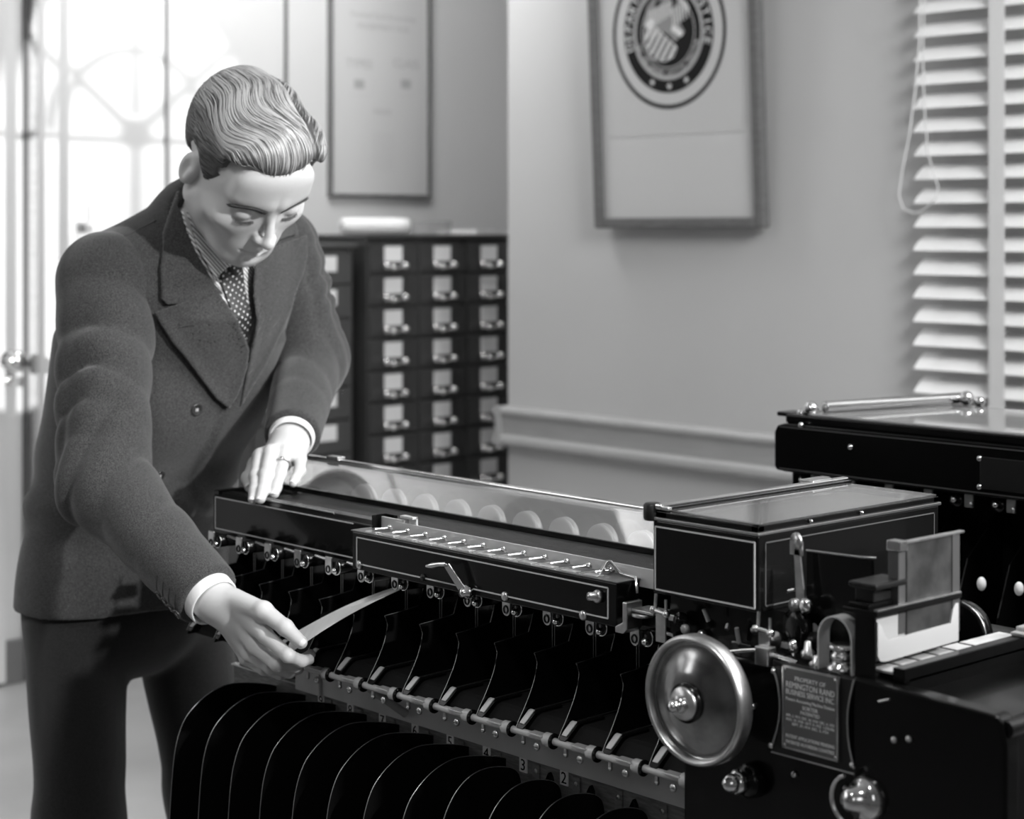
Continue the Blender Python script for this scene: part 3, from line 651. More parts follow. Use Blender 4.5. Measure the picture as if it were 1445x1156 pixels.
for t,dz,sz in (('PROPERTY OF',.0125,.0052),('REMINGTON RAND',.0200,.0072),('BUSINESS SERVICE INC.',.0265,.0064),('Powers Accounting Machine Division',.0325,.0040),('SORTER',.0385,.0046),('PATENTED',.0432,.0042),
    ('APR. 2, 1912  DEC. 10, 1918  DEC. 4, 1923',.0478,.0032),('AUG. 10, 1920  OCT. 9, 1923  1,530,986',.0516,.0032),('SEPT. 29, 1914  DEC. 3, 1924',.0554,.0032),('PATENT APPLICATIONS PENDING',.0680,.0043),('PATENTED IN FOREIGN COUNTRIES',.0735,.0041)):
    vs,fs=text_mesh(t,sz*1.12,lambda x,y:(x,y,0)); w_=max(v[0] for v in vs)-min(v[0] for v in vs); k_f=min(1,.0575/w_)
    for nm,ox,oz in (('lettering',0,0),('lettering_weight',.00022,.0001)):
        MB().add([(xc+v[0]*k_f+ox,1.3772-ox*.2,pz1-dz+v[1]+oz) for v in vs],fs).build(nm,M['plateink'],PL)
# handwheel
hw_=Vector((-1.204,1.335,.941)); hx=(0,-1,0)
HWm=MB().lathe([(0,.006),(.022,.006),(.030,.0035),(.040,-.001),(.050,-.006),(.0565,-.0065),(.058,-.004)],hw_,hx,64)
HW=part(HWm,'handwheel',mat('polished_wheel_dish',.27,.2,1,var=(50,.25,one)))
MB().lathe([(.0565,-.012),(.0565,-.004),(.0575,.000),(.0600,.0018),(.0622,.000),(.0635,-.004),(.0635,-.014),(.0615,-.018),(.058,-.018),(.0565,-.012)],hw_,hx,72).build('wheel_rim',M['dullnickel'],HW)
MB().lathe([(.058,-.018),(.05,-.012),(.02,-.003),(0,-.003)],hw_,hx,48).build('wheel_back',M['enamel'],HW)
MB().lathe([(.012,.0055),(.019,.0058),(.0195,.010),(.012,.012)],hw_,hx,32).build('hub_ring',M['enamel'],HW)
MB().lathe([(0,.010),(.0155,.010),(.0165,.012),(.0155,.0145),(0,.0145)],hw_,hx,32).build('hub_washer',M['dullnickel'],HW)
MB().lathe([(0,.014),(.0085,.014),(.0085,.021),(0,.021)],hw_,hx,6).build('hub_nut',M['nickel'],HW)
MB().lathe([(0,.020),(.0058,.020),(.0062,.026),(.0045,.031),(0,.0325)],hw_,hx,20).build('shaft_end',M['nickel'],HW)
part(MB().tube([hw_+Vector((0,.01,0)),hw_+Vector((0,.075,0))],.009,16),'wheel_shaft',M['dullnickel'])
nu=onY(1024,1106,1.37)
q=part(MB().lathe([(0,-.012),(.0125,-.012),(.0125,-.002),(.010,-.001),(0,0)],nu+Vector((.004,.006,0)),(-.25,-1,0),6),'acorn_nut',M['nickel'])
MB().lathe([(.0095,-.002),(.0095,.003),(.0075,.0075),(.004,.0105),(0,.0115)],nu+Vector((.004,.006,0)),(-.25,-1,0),20).build('nut_dome',M['nickel'],q)
part(MB().lathe([(0,0),(.017,0),(.017,.014),(.013,.018),(0,.018)],nu+Vector((.012,.034,0)),(-.2,-1,0),24),'bearing_boss',M['enamel'])
nb=onY(1217,1128,1.375)
q=part(MB().lathe([(0,-.02),(.021,-.02),(.021,.0),(.017,.005),(.012,.006),(.011,.016),(.007,.020),(0,.021)],nb,(-.3,-1,.1),28),'bearing_cap',M['nickel'])
MB().tube([nb+Vector((-.023*math.cos(a)-.003,-.012,.023*math.sin(a))) for a in np.linspace(-1.2,1.2,12)],.0022,8).build('cap_band',M['nickel'],q)
for (px,py) in ((1063,997),(1121,1093),(1194,1113),(1262,1044),(1283,1043)): 
    p=onY(px,py,1.3785 if px>1200 else 1.399); screw(p.x,p.y,p.z,.0032,M['dullnickel'])
part(MB().tube([onY(1240,990,1.378),onY(1255,987,1.378)],.0012,6),'case_oiler',M['dullnickel'])
# small works between the box and the case
def fork(px,py,Y,h):
    p=onY(px,py,Y)
    q=part(MB().box(p+Vector((-.007,-.001,-h)),p+Vector((.007,.001,.002))),'fork_bracket',M['dullnickel'],.0005)
    MB().tube([p+Vector((-.009,-.002,.003)),p+Vector((.009,-.002,.001))],.0028,8).ball(p+Vector((-.009,-.003,.003)),.004,10,6).ball(p+Vector((.010,-.003,.001)),.0042,10,6).build('fork_pin',M['nickel'],q)
    MB().tube([p+Vector((-.007,-.001,.004)),p+Vector((-.006,-.001,.020))],.0022,8).tube([p+Vector((.008,-.001,.002)),p+Vector((.008,-.001,.016))],.0018,8).build('fork_prong',M['nickel'],q)
fork(933,866,1.415,.030); fork(1079,893,1.395,.024)
rod=[onY(x,y,1.385) for x,y in ((1004,923),(1030,920),(1050,918),(1073,917))]
part(MB().tube(rod,.0019,8),'feed_rod',M['nickel'])
cb=onY(1080,926,1.385)
part(MB().box(cb+Vector((-.010,-.004,-.009)),cb+Vector((.007,.008,.009))),'clamp_block',M['dullnickel'],.001)
part(MB().tube([onY(1090,925,1.388),onY(1125,936,1.388)],.0026,8),'clamp_bar',M['nickel'])
kb=onY(1120,920,1.40)
part(MB().tube([kb+Vector((0,0,-.016)),kb+Vector((0,0,0))],.0022,8).lathe([(0,-.002),(.004,0),(.0052,.005),(.004,.010),(0,.012)],kb,(0,0,1),14),'pull_knob',M['nickel'])
rr=random.Random(11)
for i in range(26):
    px=rr.uniform(950,1150); py=rr.uniform(868,925)+ (px-950)*.12
    if px>1080 and py>912: py-=25
    p=onY(px,py,rr.uniform(1.425,1.445)); t=rr.randint(0,3); mm=[M['dullnickel'],M['enamel'],M['enamel_satin'],M['discs']][rr.randint(0,3)]
    if t==0: part(MB().lathe([(0,0),(.005,0),(.005,.004),(.003,.006),(0,.006)],p,(0,-1,0),12),'works_screw',mm)
    elif t==1: part(MB().tube([p,p+Vector((rr.uniform(-.01,.01),-.004,rr.uniform(-.016,.016)))],.0025,8),'works_pin',mm)
    elif t==2: part(MB().lathe([(0,-.004),(.0085,-.004),(.0085,0),(.004,.001),(.004,.006),(0,.006)],p,(.2,-1,.2),16),'works_cam',mm)
    else: part(MB().box(p+Vector((-.008,0,-.003)),p+Vector((.008,.004,.003))),'works_plate',mm,.0006)
part(MB().box((-1.325,1.446,.955),(-1.05,1.452,1.016)),'works_back_plate',M['enamel'])
gr=onY(1120,886,1.43)
part(MB().lathe([(0,-.01),(.018,-.01),(.020,-.006),(.018,0),(.008,.002),(0,.002)],gr,(-.2,-1,0),24),'gear_case',M['enamel'])
# feed gate lever
l0=onY(1131,853,1.43); l1=onY(1125,775,1.43)
lv=part(MB().ribbon([l0,l0.lerp(l1,.4),l1],[.0058,.0048,.0036],.0012,(1,0,0)),'gate_lever',M['dullnickel'],.0004)
MB().lathe([(0,-.0015),(.0085,-.0015),(.0085,.0015),(0,.0015)],onY(1124,764,1.43),(-.3,-1,0),24).box(onY(1124,766,1.43)+Vector((-.0075,-.0012,-.012)),onY(1124,764,1.43)+Vector((.0075,.0012,0))).build('lever_paddle',M['dullnickel'],lv)
MB().lathe([(0,-.004),(.0075,-.004),(.0075,.004),(.004,.005),(0,.006)],l0+Vector((.008,-.002,0)),(0,-1,0),16).build('pivot_stud',M['nickel'],lv)
MB().lathe([(0,-.004),(.0065,-.004),(.0065,.004),(0,.005)],l0+Vector((-.006,-.001,-.001)),(0,-1,0),16).build('pivot_stud',M['dullnickel'],lv)
MB().tube([onY(1113,834,1.43),onY(1122,832,1.43)],.002,8).build('stop_pin',M['nickel'],lv)
# hopper: black side plate, steel bracket, card weight, arch strap
pa_=onY(1138,778,1.444); pb_=onY(1231,790,1.444)
bp=part(MB().prism([(pa_.x,.985),(pa_.x,pa_.z),(pb_.x,pb_.z),(pb_.x,.985)],'y',1.444,1.447),'hopper_side_plate',M['enamel'],.0004)
MB().tube([pa_+Vector((0,0,.0008)),pb_+Vector((-.012,0,.0006)),pb_+Vector((0,.006,.001))],.0012,8).build('plate_lip',M['edge'],bp)
HX=-1.03
def hp_(px,py,X=HX): return onX(px,py,X)
hb=part(MB().box((HX,1.440,1.01),(HX+.0022,1.523,1.105)),'hopper_bracket',mat('tarnished_steel',.07,.42,.6,var=(30,.6,one)),.0006)
MB().box((HX-.012,1.429,1.02),(HX+.0005,1.4415,1.107)).build('bracket_fold',mat('tarnished_steel_fold',.14,.4,.6),hb,bev=.001)
MB().box((HX-.001,1.436,1.105),(HX+.005,1.53,1.1073)).build('bracket_flange',M['dullnickel'],hb,bev=.0005)
MB().box((HX-.012,1.427,1.098),(HX+.003,1.440,1.1075)).build('bracket_corner',M['nickel'],hb,bev=.0008)
MB().box((HX+.001,1.512,1.01),(HX+.0035,1.524,1.105)).build('bracket_edge',mat('bracket_edge_steel',.16,.4,.7),hb,bev=.0005)
deckY0,deckY1=1.392,1.520
part(MB().box((HX-.034,deckY0-.004,1.0425),(HX+.006,deckY1+.004,1.0475)).box((HX-.03,deckY0,1.0475),(HX-.006,deckY1,1.052)),'feed_bed',M['enamel'],.001)
part(MB().box((HX+.001,deckY0-.002,1.0475),(HX+.006,deckY1+.003,1.0492)),'bed_edge',M['dullnickel'],.0004)
part(MB().box((HX-.03,deckY0,1.066),(HX+.002,deckY0+.052,1.0715)).box((HX-.03,deckY0+.01,1.052),(HX-.008,deckY0+.045,1.066)),'card_weight',M['enamel_satin'],.0015)
part(MB().ball((HX-.002,1.449,1.054),.0025,8,6),'bed_screw',M['nickel'])
part(MB().box((HX-.020,deckY0-.002,.995),(HX-.017,deckY1,1.0425)),'hopper_back',M['enamel'])
# white guard with a notch in front of the deck
gp=[(deckY0,1.0375),(deckY0+.006,1.033),(deckY0+.011,1.0235),(deckY0+.018,1.0185),(deckY1-.012,1.020),(deckY1-.008,1.033),(deckY1-.004,1.038),(deckY1+.001,1.038),(deckY1+.001,1.0015),(deckY0+.012,.9995),(deckY0+.004,1.001),(deckY0,1.006)]
vs=gp
part(MB().prism([gp[0],gp[1],gp[2],gp[3],gp[9],gp[10],gp[11]],'x',HX+.002,HX+.004).prism([gp[3],gp[4],gp[8],gp[9]],'x',HX+.002,HX+.004).prism([gp[4],gp[5],gp[6],gp[7],gp[8]],'x',HX+.002,HX+.004),'white_guard',mat('white_enamel_guard',.50,.4))
dk=root('card_deck',(HX-.02,1.455,1.0),'deck of punched cards standing behind the white notched guard of the feed hopper','cards')
part(MB().box((HX-.019,deckY0-.0045,.985),(HX+.004,deckY0-.0025,1.048)),'hopper_end_plate',M['enamel'],.0005)
for i in range(8):
    x=HX-.016+i*.002; MB().box((x,deckY0+.004,1.0005),(x+.0016,deckY1-.004,1.0415-rr.uniform(0,.001))).build('card',mat('card_stock',.40,.75) if i==0 else bpy.data.materials['card_stock'],dk)
# receiving table to the right of the hopper
tb=part(MB().box((-1.04,1.401,.955),(-.999,2.0,.990)),'table_rim',M['enamel'],.002)
part(MB().box((-1.045,1.40,.990),(-1.012,1.62,.9925)),'card_scale',mat('ivory_scale',.6,.5,var=(40,.2,one)),.0005)
for i in range(5): part(MB().box((-1.043,1.425+.03*i,.9925),(-1.020,1.427+.03*i,.9932)),'scale_tick',M['print'])
part(MB().box((-1.012,1.395,.985),(-.999,2.0,.9985)),'table_fence',M['enamel'],.001)
part(MB().box((-1.0,1.40,.962),(-.888,2.0,.970)),'table_top',mat('rubbed_table_steel',.16,.28,.6,var=(14,.35,(6,1,1)),bump=(120,.2,(8,1,1))),.002)
part(MB().tube([(-.886,1.385,.968),(-.886,2.0,.968)],.0075,12),'table_edge_roll',M['enamel_satin'])
part(MB().box((-1.013,1.60,.998),(-.985,1.66,1.006)).box((-1.013,1.59,.9985),(-.95,1.67,1.002)),'guide_block',M['steel'],.001)
part(MB().lathe([(0,0),(.0085,0),(.0095,.002),(.0095,.008),(.008,.0095),(0,.0095)],(-.978,1.655,1.002),(0,0,1),18),'guide_knob',M['dullnickel'])
bw=onY(1349,894,1.60)
q=part(MB().lathe([(0,-.008),(.030,-.008),(.034,-.006),(.034,.006),(.030,.008),(0,.008)],bw+Vector((0,.01,-.002)),(0,1,0),32),'belt_wheel',M['enamel'])
MB().tube([bw+Vector((.0345*math.cos(a),.002,-.002+.0345*math.sin(a))) for a in np.linspace(-.4,1.4,14)],.001,6).build('wheel_edge',M['edge'],q)
# arch strap with stud
az=.984; s0=onY(1162,930,1.395).x; s1=onY(1209,930,1.395).x; zt_=onY(1184,869,1.395).z; rs=(s1-s0)/2; ap=[(s0,1.395,az)]+[((s0+s1)/2-rs*math.cos(a),1.395,zt_-rs*1.1+rs*1.1*math.sin(a)) for a in np.linspace(0,PI,17)]+[(s1,1.395,az)]
q=part(MB().ribbon(ap,.0085,.0009,(0,1,0)),'arch_strap',M['steel'],.0004)
part(MB().lathe([(0,0),(.014,0),(.014,.006),(.009,.008),(.009,.012),(.010,.013),(.010,.017),(.008,.018),(.008,.021),(.0125,.022),(.0125,.0255),(.011,.0265),(0,.0265)],((s0+s1)/2,1.397,.983),(0,0,1),20),'arch_stud',M['nickel'])
part(MB().box((-1.145,1.385,.976),(-1.045,1.44,.984)),'works_shelf',M['enamel_satin'],.001)
for (px,py,h) in ((1140,920,.010),(1220,928,.008),(1151,935,.006)):
    p=onY(px,py,1.40); part(MB().lathe([(0,-.006),(.0065,-.006),(.0065,0),(.004,.002),(.003,h),(0,h+.001)],p,(0,0,1),14),'oil_cup',M['dullnickel'])
part(MB().box((-1.06,1.39,.984),(-1.03,1.42,.989)),'feed_stop',M['enamel_satin'],.001)
# drive linkage visible at the right end below the table
part(MB().tube([onY(1413,1040,1.45),onY(1450,1105,1.45)],.006,10),'drive_link',M['enamel_satin'])
p=onY(1428,1085,1.43); part(MB().lathe([(.006,-.006),(.013,-.006),(.014,0),(.013,.006),(.006,.006)],p,(0,1,0),20),'link_pulley',M['enamel'])

# ============================================================ SECOND SORTER IN THE BACKGROUND
S2=root('card_sorter',(-1.3,2.45,0),'second black card sorting machine in soft focus below the blinds at the right edge','machine')
def p2(mb,name,m,bev=0,parent=None): return mb.build(name,m,parent or S2,None,bev)
Y2=2.24; X0=-1.848; X1=-.75
pts=[(X0,1.030),(X0+.004,1.0245),(X0+.02,1.023),(X1,1.023),(X1,1.098),(X0+.02,1.098),(X0+.006,1.094),(X0,1.084)]
a=p2(MB().prism(pts,'y',Y2,Y2+.33),'machine_housing',M['enamel'],.002)
s_=MB(); hstripe(X0+.01,X1,1.0925,Y2-.0002,s_); hstripe(X0+.01,X1,1.0275,Y2-.0002,s_); s_.build('pinstripe',mat('dim_stripe',.08,.5),a)
p2(MB().box((X0+.015,Y2+.008,1.098),(X1,Y2+.33,1.112)),'lid',M['enamel'],.003)
p2(MB().box((X0+.05,Y2+.02,1.112),(X1,Y2+.31,1.1145)),'lid_glass',M['glass'])
p2(MB().box((X0+.05,Y2+.02,1.1121),(X1,Y2+.31,1.1123)),'lid_lining',mat('lid_lining',.2,.3))
p2(MB().tube([(X0+.06,Y2+.05,1.123),(X0+.12,Y2+.34,1.124)],.009,12),'chrome_handle',M['nickel'])
for c_,r_ in (((X0+.045,Y2+.035,1.120),.012),((X0+.03,Y2+.03,1.112),.008),((X0+.13,Y2+.33,1.124),.012),((X0+.155,Y2+.33,1.12),.009)): p2(MB().ball(c_,r_,14,8),'handle_knob',M['nickel'])
p2(MB().box((X0-.012,Y2+.02,1.106),(X0+.02,Y2+.06,1.113)),'lid_catch',M['enamel'],.002)
screw2=lambda x,z,r=.0035: p2(MB().ball((x,Y2-.001,z),r,10,6),'stud',M['nickel'])
for px,py in ((1201,631),(1383,647),(1383,687),(1131,600)):
    q=onY(px,py,Y2); screw2(q.x,q.z,.0045)
q0=onY(1384,648,Y2); q1=onY(1470,700,Y2)
p2(MB().box((q0.x,Y2-.003,1.034),(q0.x+.17,Y2,1.079)),'dark_plate',M['enamel_satin'],.001)
for i in range(13):
    X=-1.80+.069*i; z=1.011
    a=p2(MB().lathe([(0,0),(.010,0),(.011,.004),(.011,.03),(0,.032)],(X,Y2+.012,z),(0,1,0),14),'magnet_barrel',M['enamel'])
    MB().ball((X,Y2+.008,z+.001),.0048,10,6).build('barrel_stud',M['nickel'],a)
    MB().box((X+.016,Y2+.01,z-.008),(X+.030,Y2+.013,z+.010)).ball((X+.030,Y2+.006,z-.002),.0035,8,6).build('clip',M['dullnickel'],a)
    b=p2(MB().prism([(Y2-.03,.80),(Y2-.02,.86),(Y2+.01,.93),(Y2+.05,.96),(Y2+.1,1.0),(Y2+.1,.78)],'x',X+.02,X+.022),'pocket_divider',M['enamel'])
p2(MB().box((X0+.03,Y2+.10,.78),(X1,Y2+.13,1.023)),'pocket_back_panel',M['enamel'])
p2(MB().box((X0+.03,Y2-.03,.76),(X1,Y2+.13,.78)),'pocket_shelf',M['enamel'],.003)
for px,py in ((1385,824),(1438,831)):
    q=onY(px,py,Y2-.03); p2(MB().ball(q,.0065,12,8,(1,1,1.5)),'white_knob',M['paper'])
for (x,y) in ((X0+.03,Y2+.04),(X0+.03,Y2+.30),(X1-.03,Y2+.04),(X1-.03,Y2+.30)):
    p2(MB().prism([(x-.016,1.023),(x+.016,1.023),(x+.012,.0),(x-.012,.0)],'y',y-.015,y+.015),'leg',M['enamel'],.003)
# ============================================================ MAN (implicit surfaces meshed with sparse surface nets)
f4=np.float32
def A3(*v): return np.array(v,dtype=f4)
def smin(a,b,k): 
    h=np.clip(.5+.5*(b-a)/k,0,1); return b+(a-b)*h-k*h*(1-h)
def smax(a,b,k): return -smin(-a,-b,k)
def cap(p,a,b,ra,rb=None):
    a=A3(*a); b=A3(*b); rb=ra if rb is None else rb
    ab=b-a; t=np.clip(((p-a)@ab)/max(float(ab@ab),1e-9),0,1)
    return np.linalg.norm(p-a-t[:,None]*ab,axis=1)-(ra+(rb-ra)*t)
def ell(p,c,r,R=None):
    q=p-A3(*c)
    if R is not None: q=q@R
    r=A3(*r); k0=np.linalg.norm(q/r,axis=1); k1=np.linalg.norm(q/(r*r),axis=1)+1e-6
    return k0*(k0-1)/k1
def ball(p,c,r): return np.linalg.norm(p-A3(*c),axis=1)-r
def chain(p,pts,rr,k=.006):
    d=None
    for i in range(len(pts)-1):
        e=cap(p,pts[i],pts[i+1],rr[i],rr[i+1]); d=e if d is None else smin(d,e,k)
    return d
def rotm(ax,deg): return np.array(Matrix.Rotation(math.radians(deg),3,ax),dtype=f4)
def poly2(x,y,P):
    """signed distance to a 2D polygon (negative inside)"""
    d=np.full(x.shape,1e9,dtype=f4); ins=np.zeros(x.shape,bool); n=len(P)
    for i in range(n):
        x0,y0=P[i]; x1,y1=P[(i+1)%n]; ex,ey=x1-x0,y1-y0
        t=np.clip(((x-x0)*ex+(y-y0)*ey)/(ex*ex+ey*ey+1e-12),0,1)
        d=np.minimum(d,(x-x0-t*ex)**2+(y-y0-t*ey)**2)
        c=((y0<=y)&(y1>y))|((y1<=y)&(y0>y))
        xi=x0+(y-y0)/(ey if abs(ey)>1e-9 else 1e-9)*ex
        ins^=c&(x<xi)
    d=np.sqrt(d); return np.where(ins,-d,d)
def nets(f,lo,hi,h,slack=1.6,keep=None):
    lo=np.array(lo,dtype=np.float64); hi=np.array(hi); B=8; nb=np.ceil((hi-lo)/(B*h)).astype(int)
    I=np.stack(np.meshgrid(*[np.arange(n) for n in nb],indexing='ij'),-1).reshape(-1,3)
    cen=(lo+(I+.5)*B*h).astype(f4)
    def ev(P):
        out=np.empty(len(P),dtype=f4)
        for s in range(0,len(P),250000): out[s:s+250000]=f(P[s:s+250000])
        return out
    I=I[np.abs(ev(cen))<B*h*.87*slack]
    g=np.stack(np.meshgrid(*[np.arange(B+1)]*3,indexing='ij'),-1).reshape(-1,3)
    G_=(I[:,None,:]*B+g[None]); P=(lo+G_*h).astype(f4).reshape(-1,3)
    Vv=ev(P).reshape(len(I),B+1,B+1,B+1); Vv[Vv==0]=1e-7
    neg=Vv<0
    c8=[(a,b,c) for a in (0,1) for b in (0,1) for c in (0,1)]
    cnt=sum(neg[:,a:a+B,b:b+B,c:c+B].astype(np.int8) for a,b,c in c8)
    bi,ci,cj,ck=np.nonzero((cnt>0)&(cnt<8))
    vals={(a,b,c):Vv[bi,ci+a,cj+b,ck+c] for a,b,c in c8}
    acc=np.zeros((len(bi),3),dtype=np.float64); n=np.zeros(len(bi))
    for a in c8:
        for ax in range(3):
            if a[ax]: continue
            b=list(a); b[ax]=1; va,vb=vals[a],vals[tuple(b)]
            m=(va<0)!=(vb<0); t=np.where(m,va/(va-vb+(va==vb)*1e-9),0)
            q=np.array(a,dtype=np.float64)[None].repeat(len(bi),0); q[:,ax]+=t
            acc+=q*m[:,None]; n+=m
    gc=I[bi]*B+np.stack([ci,cj,ck],-1); vert=lo+(gc+acc/n[:,None])*h
    dim=nb*B+2; key=lambda G:(G[...,0]+1)*dim[1]*dim[2]*1+(G[...,1]+1)*dim[2]+(G[...,2]+1)
    dim=nb*B+4
    K=key(gc); o=np.argsort(K); Ks=K[o]
    # cells on shared faces are unique because each block owns cells 0..B-1
    F=[]
    for ax in range(3):
        u,v=(ax+1)%3,(ax+2)%3
        sl=[slice(0,B)]*3; s1=[slice(0,B)]*3; s1[ax]=slice(1,B+1)
        n0=neg[(slice(None),)+tuple(sl)]; n1=neg[(slice(None),)+tuple(s1)]
        b,i,j,k=np.nonzero(n0!=n1); base=I[b]*B+np.stack([i,j,k],-1); fl=n0[b,i,j,k]
        ids=[];ok=np.ones(len(b),bool)
        for du,dv in ((0,0),(-1,0),(-1,-1),(0,-1)):
            q=base.copy(); q[:,u]+=du; q[:,v]+=dv; kk=key(q); s=np.searchsorted(Ks,kk); s=np.clip(s,0,len(Ks)-1)
            ok&=Ks[s]==kk; ids.append(o[s])
        Q=np.stack(ids,-1); Q[~fl]=Q[~fl][:,::-1]; F.append(Q[ok])
    F=np.concatenate(F)
    return vert,F
def largest(v,f):
    lab=np.arange(len(v))
    while True:
        m=lab[f].min(1); new=lab.copy()
        for c in range(4): np.minimum.at(new,f[:,c],m)
        new=new[new]
        if (new==lab).all(): break
        lab=new
    u,c=np.unique(lab[f[:,0]],return_counts=True); k=u[c.argmax()]; f=f[lab[f[:,0]]==k]
    used,inv=np.unique(f,return_inverse=True); return v[used],inv.reshape(f.shape)
def sdf_mesh(parts):
    vs=[];fs=[];n=0
    for v,f in parts: vs.append(v); fs.append(f+n); n+=len(v)
    return np.concatenate(vs),np.concatenate(fs)
def np_obj(name,v,f,m,parent,org,smooth=True,shadeflat=False):
    me=bpy.data.meshes.new(name); v=np.asarray(v)-np.array(org); 
    me.vertices.add(len(v)); me.vertices.foreach_set('co',v.astype(f4).ravel())
    me.loops.add(len(f)*4); me.loops.foreach_set('vertex_index',f.astype(np.int32).ravel())
    me.polygons.add(len(f)); me.polygons.foreach_set('loop_start',np.arange(0,len(f)*4,4,dtype=np.int32))
    me.polygons.foreach_set('use_smooth',np.ones(len(f),bool)); me.materials.append(m); me.update(calc_edges=True); me.validate()
    o=bpy.data.objects.new(name,me); COL.objects.link(o); o.parent=parent; ORG[o.name]=org; return o
# ---- joints (metres, room coordinates); the man faces +X, his left is +Y
SHR=A3(-2.385,1.362,1.325); ELR=A3(-2.290,1.316,1.045); WRR=A3(-2.044,1.334,.914)
SHL=A3(-2.385,1.690,1.372); ELL=A3(-2.368,1.728,1.195); WRL=A3(-2.205,1.575,1.092)
SP=[A3(-2.556,1.503,.80),A3(-2.550,1.503,.92),A3(-2.518,1.508,1.05),A3(-2.465,1.525,1.20),A3(-2.395,1.537,1.335),A3(-2.36,1.54,1.405)]
SW=[.158,.155,.148,.172,.166,.085]; SD=[.112,.110,.108,.120,.100,.070]
NB=A3(-2.365,1.538,1.375)
# head frame
yaw,pit,rol=math.radians(39),math.radians(50),math.radians(-8)
Rv=np.array(RIGHT);Nv=-np.array(FWD);Uv=np.array((0,0,1.))
Fh=math.cos(pit)*(math.sin(yaw)*Rv+math.cos(yaw)*Nv)-math.sin(pit)*Uv
Uh=math.sin(pit)*(math.sin(yaw)*Rv+math.cos(yaw)*Nv)+math.cos(pit)*Uv
Lh=np.cross(Fh,Uh); 
if Lh@Rv<0: Lh=-Lh
Uh=Uh*math.cos(rol)+Lh*math.sin(rol); Lh=np.cross(Fh,Uh)
if Lh@Rv<0: Lh=-Lh
HM=np.stack([Lh,Fh,Uh],1).astype(f4)       # columns: his left, forward, up
HC=A3(-2.192,1.491,1.494); HS=1.10
def hl(p): return ((p-HC)@HM)/HS
def hw(q): return np.asarray(q)@HM.T*HS+HC
def sym(q): s=q.copy(); s[:,0]=np.abs(s[:,0]); return s
def skull(q):
    s=sym(q)
    d=ell(q,(0,-.014,.028),(.0740,.094,.078))
    d=smin(d,ell(q,(0,.030,-.030),(.063,.060,.078)),.03)
    return d
def face(q):
    s=sym(q)
    d=skull(q)
    d=smin(d,cap(s,(.055,.0,-.052),(.022,.062,-.096),.0195,.017),.03)
    d=smin(d,ball(q,(0,.070,-.101),.017),.022)
    d=smin(d,ell(s,(.044,.056,-.028),(.019,.018,.016)),.022)
    d=smin(d,cap(s,(.008,.0835,.018),(.044,.069,.020),.010,.009),.016)
    d=smin(d,ell(q,(0,.068,.045),(.052,.022,.032)),.02)
    # eye sockets
    d=smax(d,-ell(s,(.033,.0985,-.002),(.018,.017,.0115)),.014)
    # closed lids over the eyeballs, gaze lowered
    d=smin(d,ell(s,(.032,.0735,-.0045),(.0145,.0125,.0120)),.004)
    d=smax(d,-ell(s,(.033,.0885,-.0125),(.0125,.0045,.0011)),.0012)
    # nose
    d=smin(d,cap(q,(0,.087,.004),(0,.1060,-.0335),.0050,.0068),.009)
    d=smin(d,ball(q,(0,.1068,-.0362),.0080),.006)
    d=smin(d,ell(s,(.0098,.0955,-.0385),(.0058,.0090,.0062)),.006)
    d=smin(d,cap(q,(0,.095,-.044),(0,.091,-.051),.006,.004),.006)
    d=smax(d,-ell(s,(.0058,.1010,-.0450),(.0028,.0045,.0034)),.002)
    # muzzle and lips
    d=smin(d,ell(q,(0,.066,-.066),(.032,.026,.026)),.018)
    d=smin(d,cap(s,(0,.0925,-.0625),(.020,.0835,-.0668),.0052,.0028),.004)
    d=smin(d,cap(s,(0,.0920,-.0745),(.017,.0830,-.0708),.0062,.0030),.004)
    d=smax(d,-cap(s,(0,.0995,-.0683),(.023,.0870,-.0688),.0022,.0014),.002)
    d=smax(d,-cap(q,(0,.1005,-.0535),(0,.0985,-.0590),.0035,.004),.004)
    d=smax(d,-ell(q,(0,.0965,-.0850),(.016,.010,.0058)),.010)
    # cheek hollow
    d=smax(d,-ell(s,(.062,.062,-.068),(.010,.018,.020)),.02)
    # ears
    Re=rotm('Z',16)@rotm('X',-8)
    e=ell(s,(.0775,-.006,-.008),(.0080,.0150,.0300),Re)
    e=smax(e,-ell(s,(.0865,-.002,-.004),(.0070,.0092,.0200),Re),.004)
    e=smin(e,ell(s,(.0795,.001,-.014),(.004,.0045,.012),Re),.004)
    d=smin(d,e,.005)
    return d
def shellx(q):                      # hair volume before it is cut to the hairline
    d=ell(q,(0,-.016,.028),(.0790,.1000,.0835))
    d=smin(d,ell(q,(-.008,.038,.070),(.058,.044,.027)),.02)      # swept front
    d=smin(d,ell(q,(.046,.030,.062),(.030,.045,.028)),.02)
    w=np.sin(q[:,1]*95+q[:,0]*30+.8)*.0014*np.clip((q[:,2]-.05)*30,0,1)
    return d+w+.0040*np.exp(-((q[:,0]-.040-.15*(q[:,1]))/.0035)**2)*np.clip((q[:,2]-.05)*60,0,1)
def hairf(q):
    d=shellx(q); s=sym(q)
    rec=.060+.012*np.exp(-((s[:,0]-.042)/.014)**2)-.004*np.exp(-((q[:,0]+.0)/.02)**2)     # front hairline height with temple recesses
    P=[(.050,.044),(.046,.026),(.041,.008),(.031,-.010),(.016,-.021),(.009,.002),(-.004,.022),(-.022,.024),(-.034,.004),(-.036,-.020),(-.050,-.040),(-.075,-.052),(-.14,-.06),(-.14,.20),(.14,.20),(.14,.0),(.055,.058)]
    o=poly2(q[:,1],q[:,2],P); front=rec-q[:,2]
    o=smax(o,np.where(q[:,1]>.030,front,-1).astype(f4)*1.0,.004) if False else np.maximum(o,np.where(q[:,1]>.042,front,-.05))
    return smax(d,o,.016)
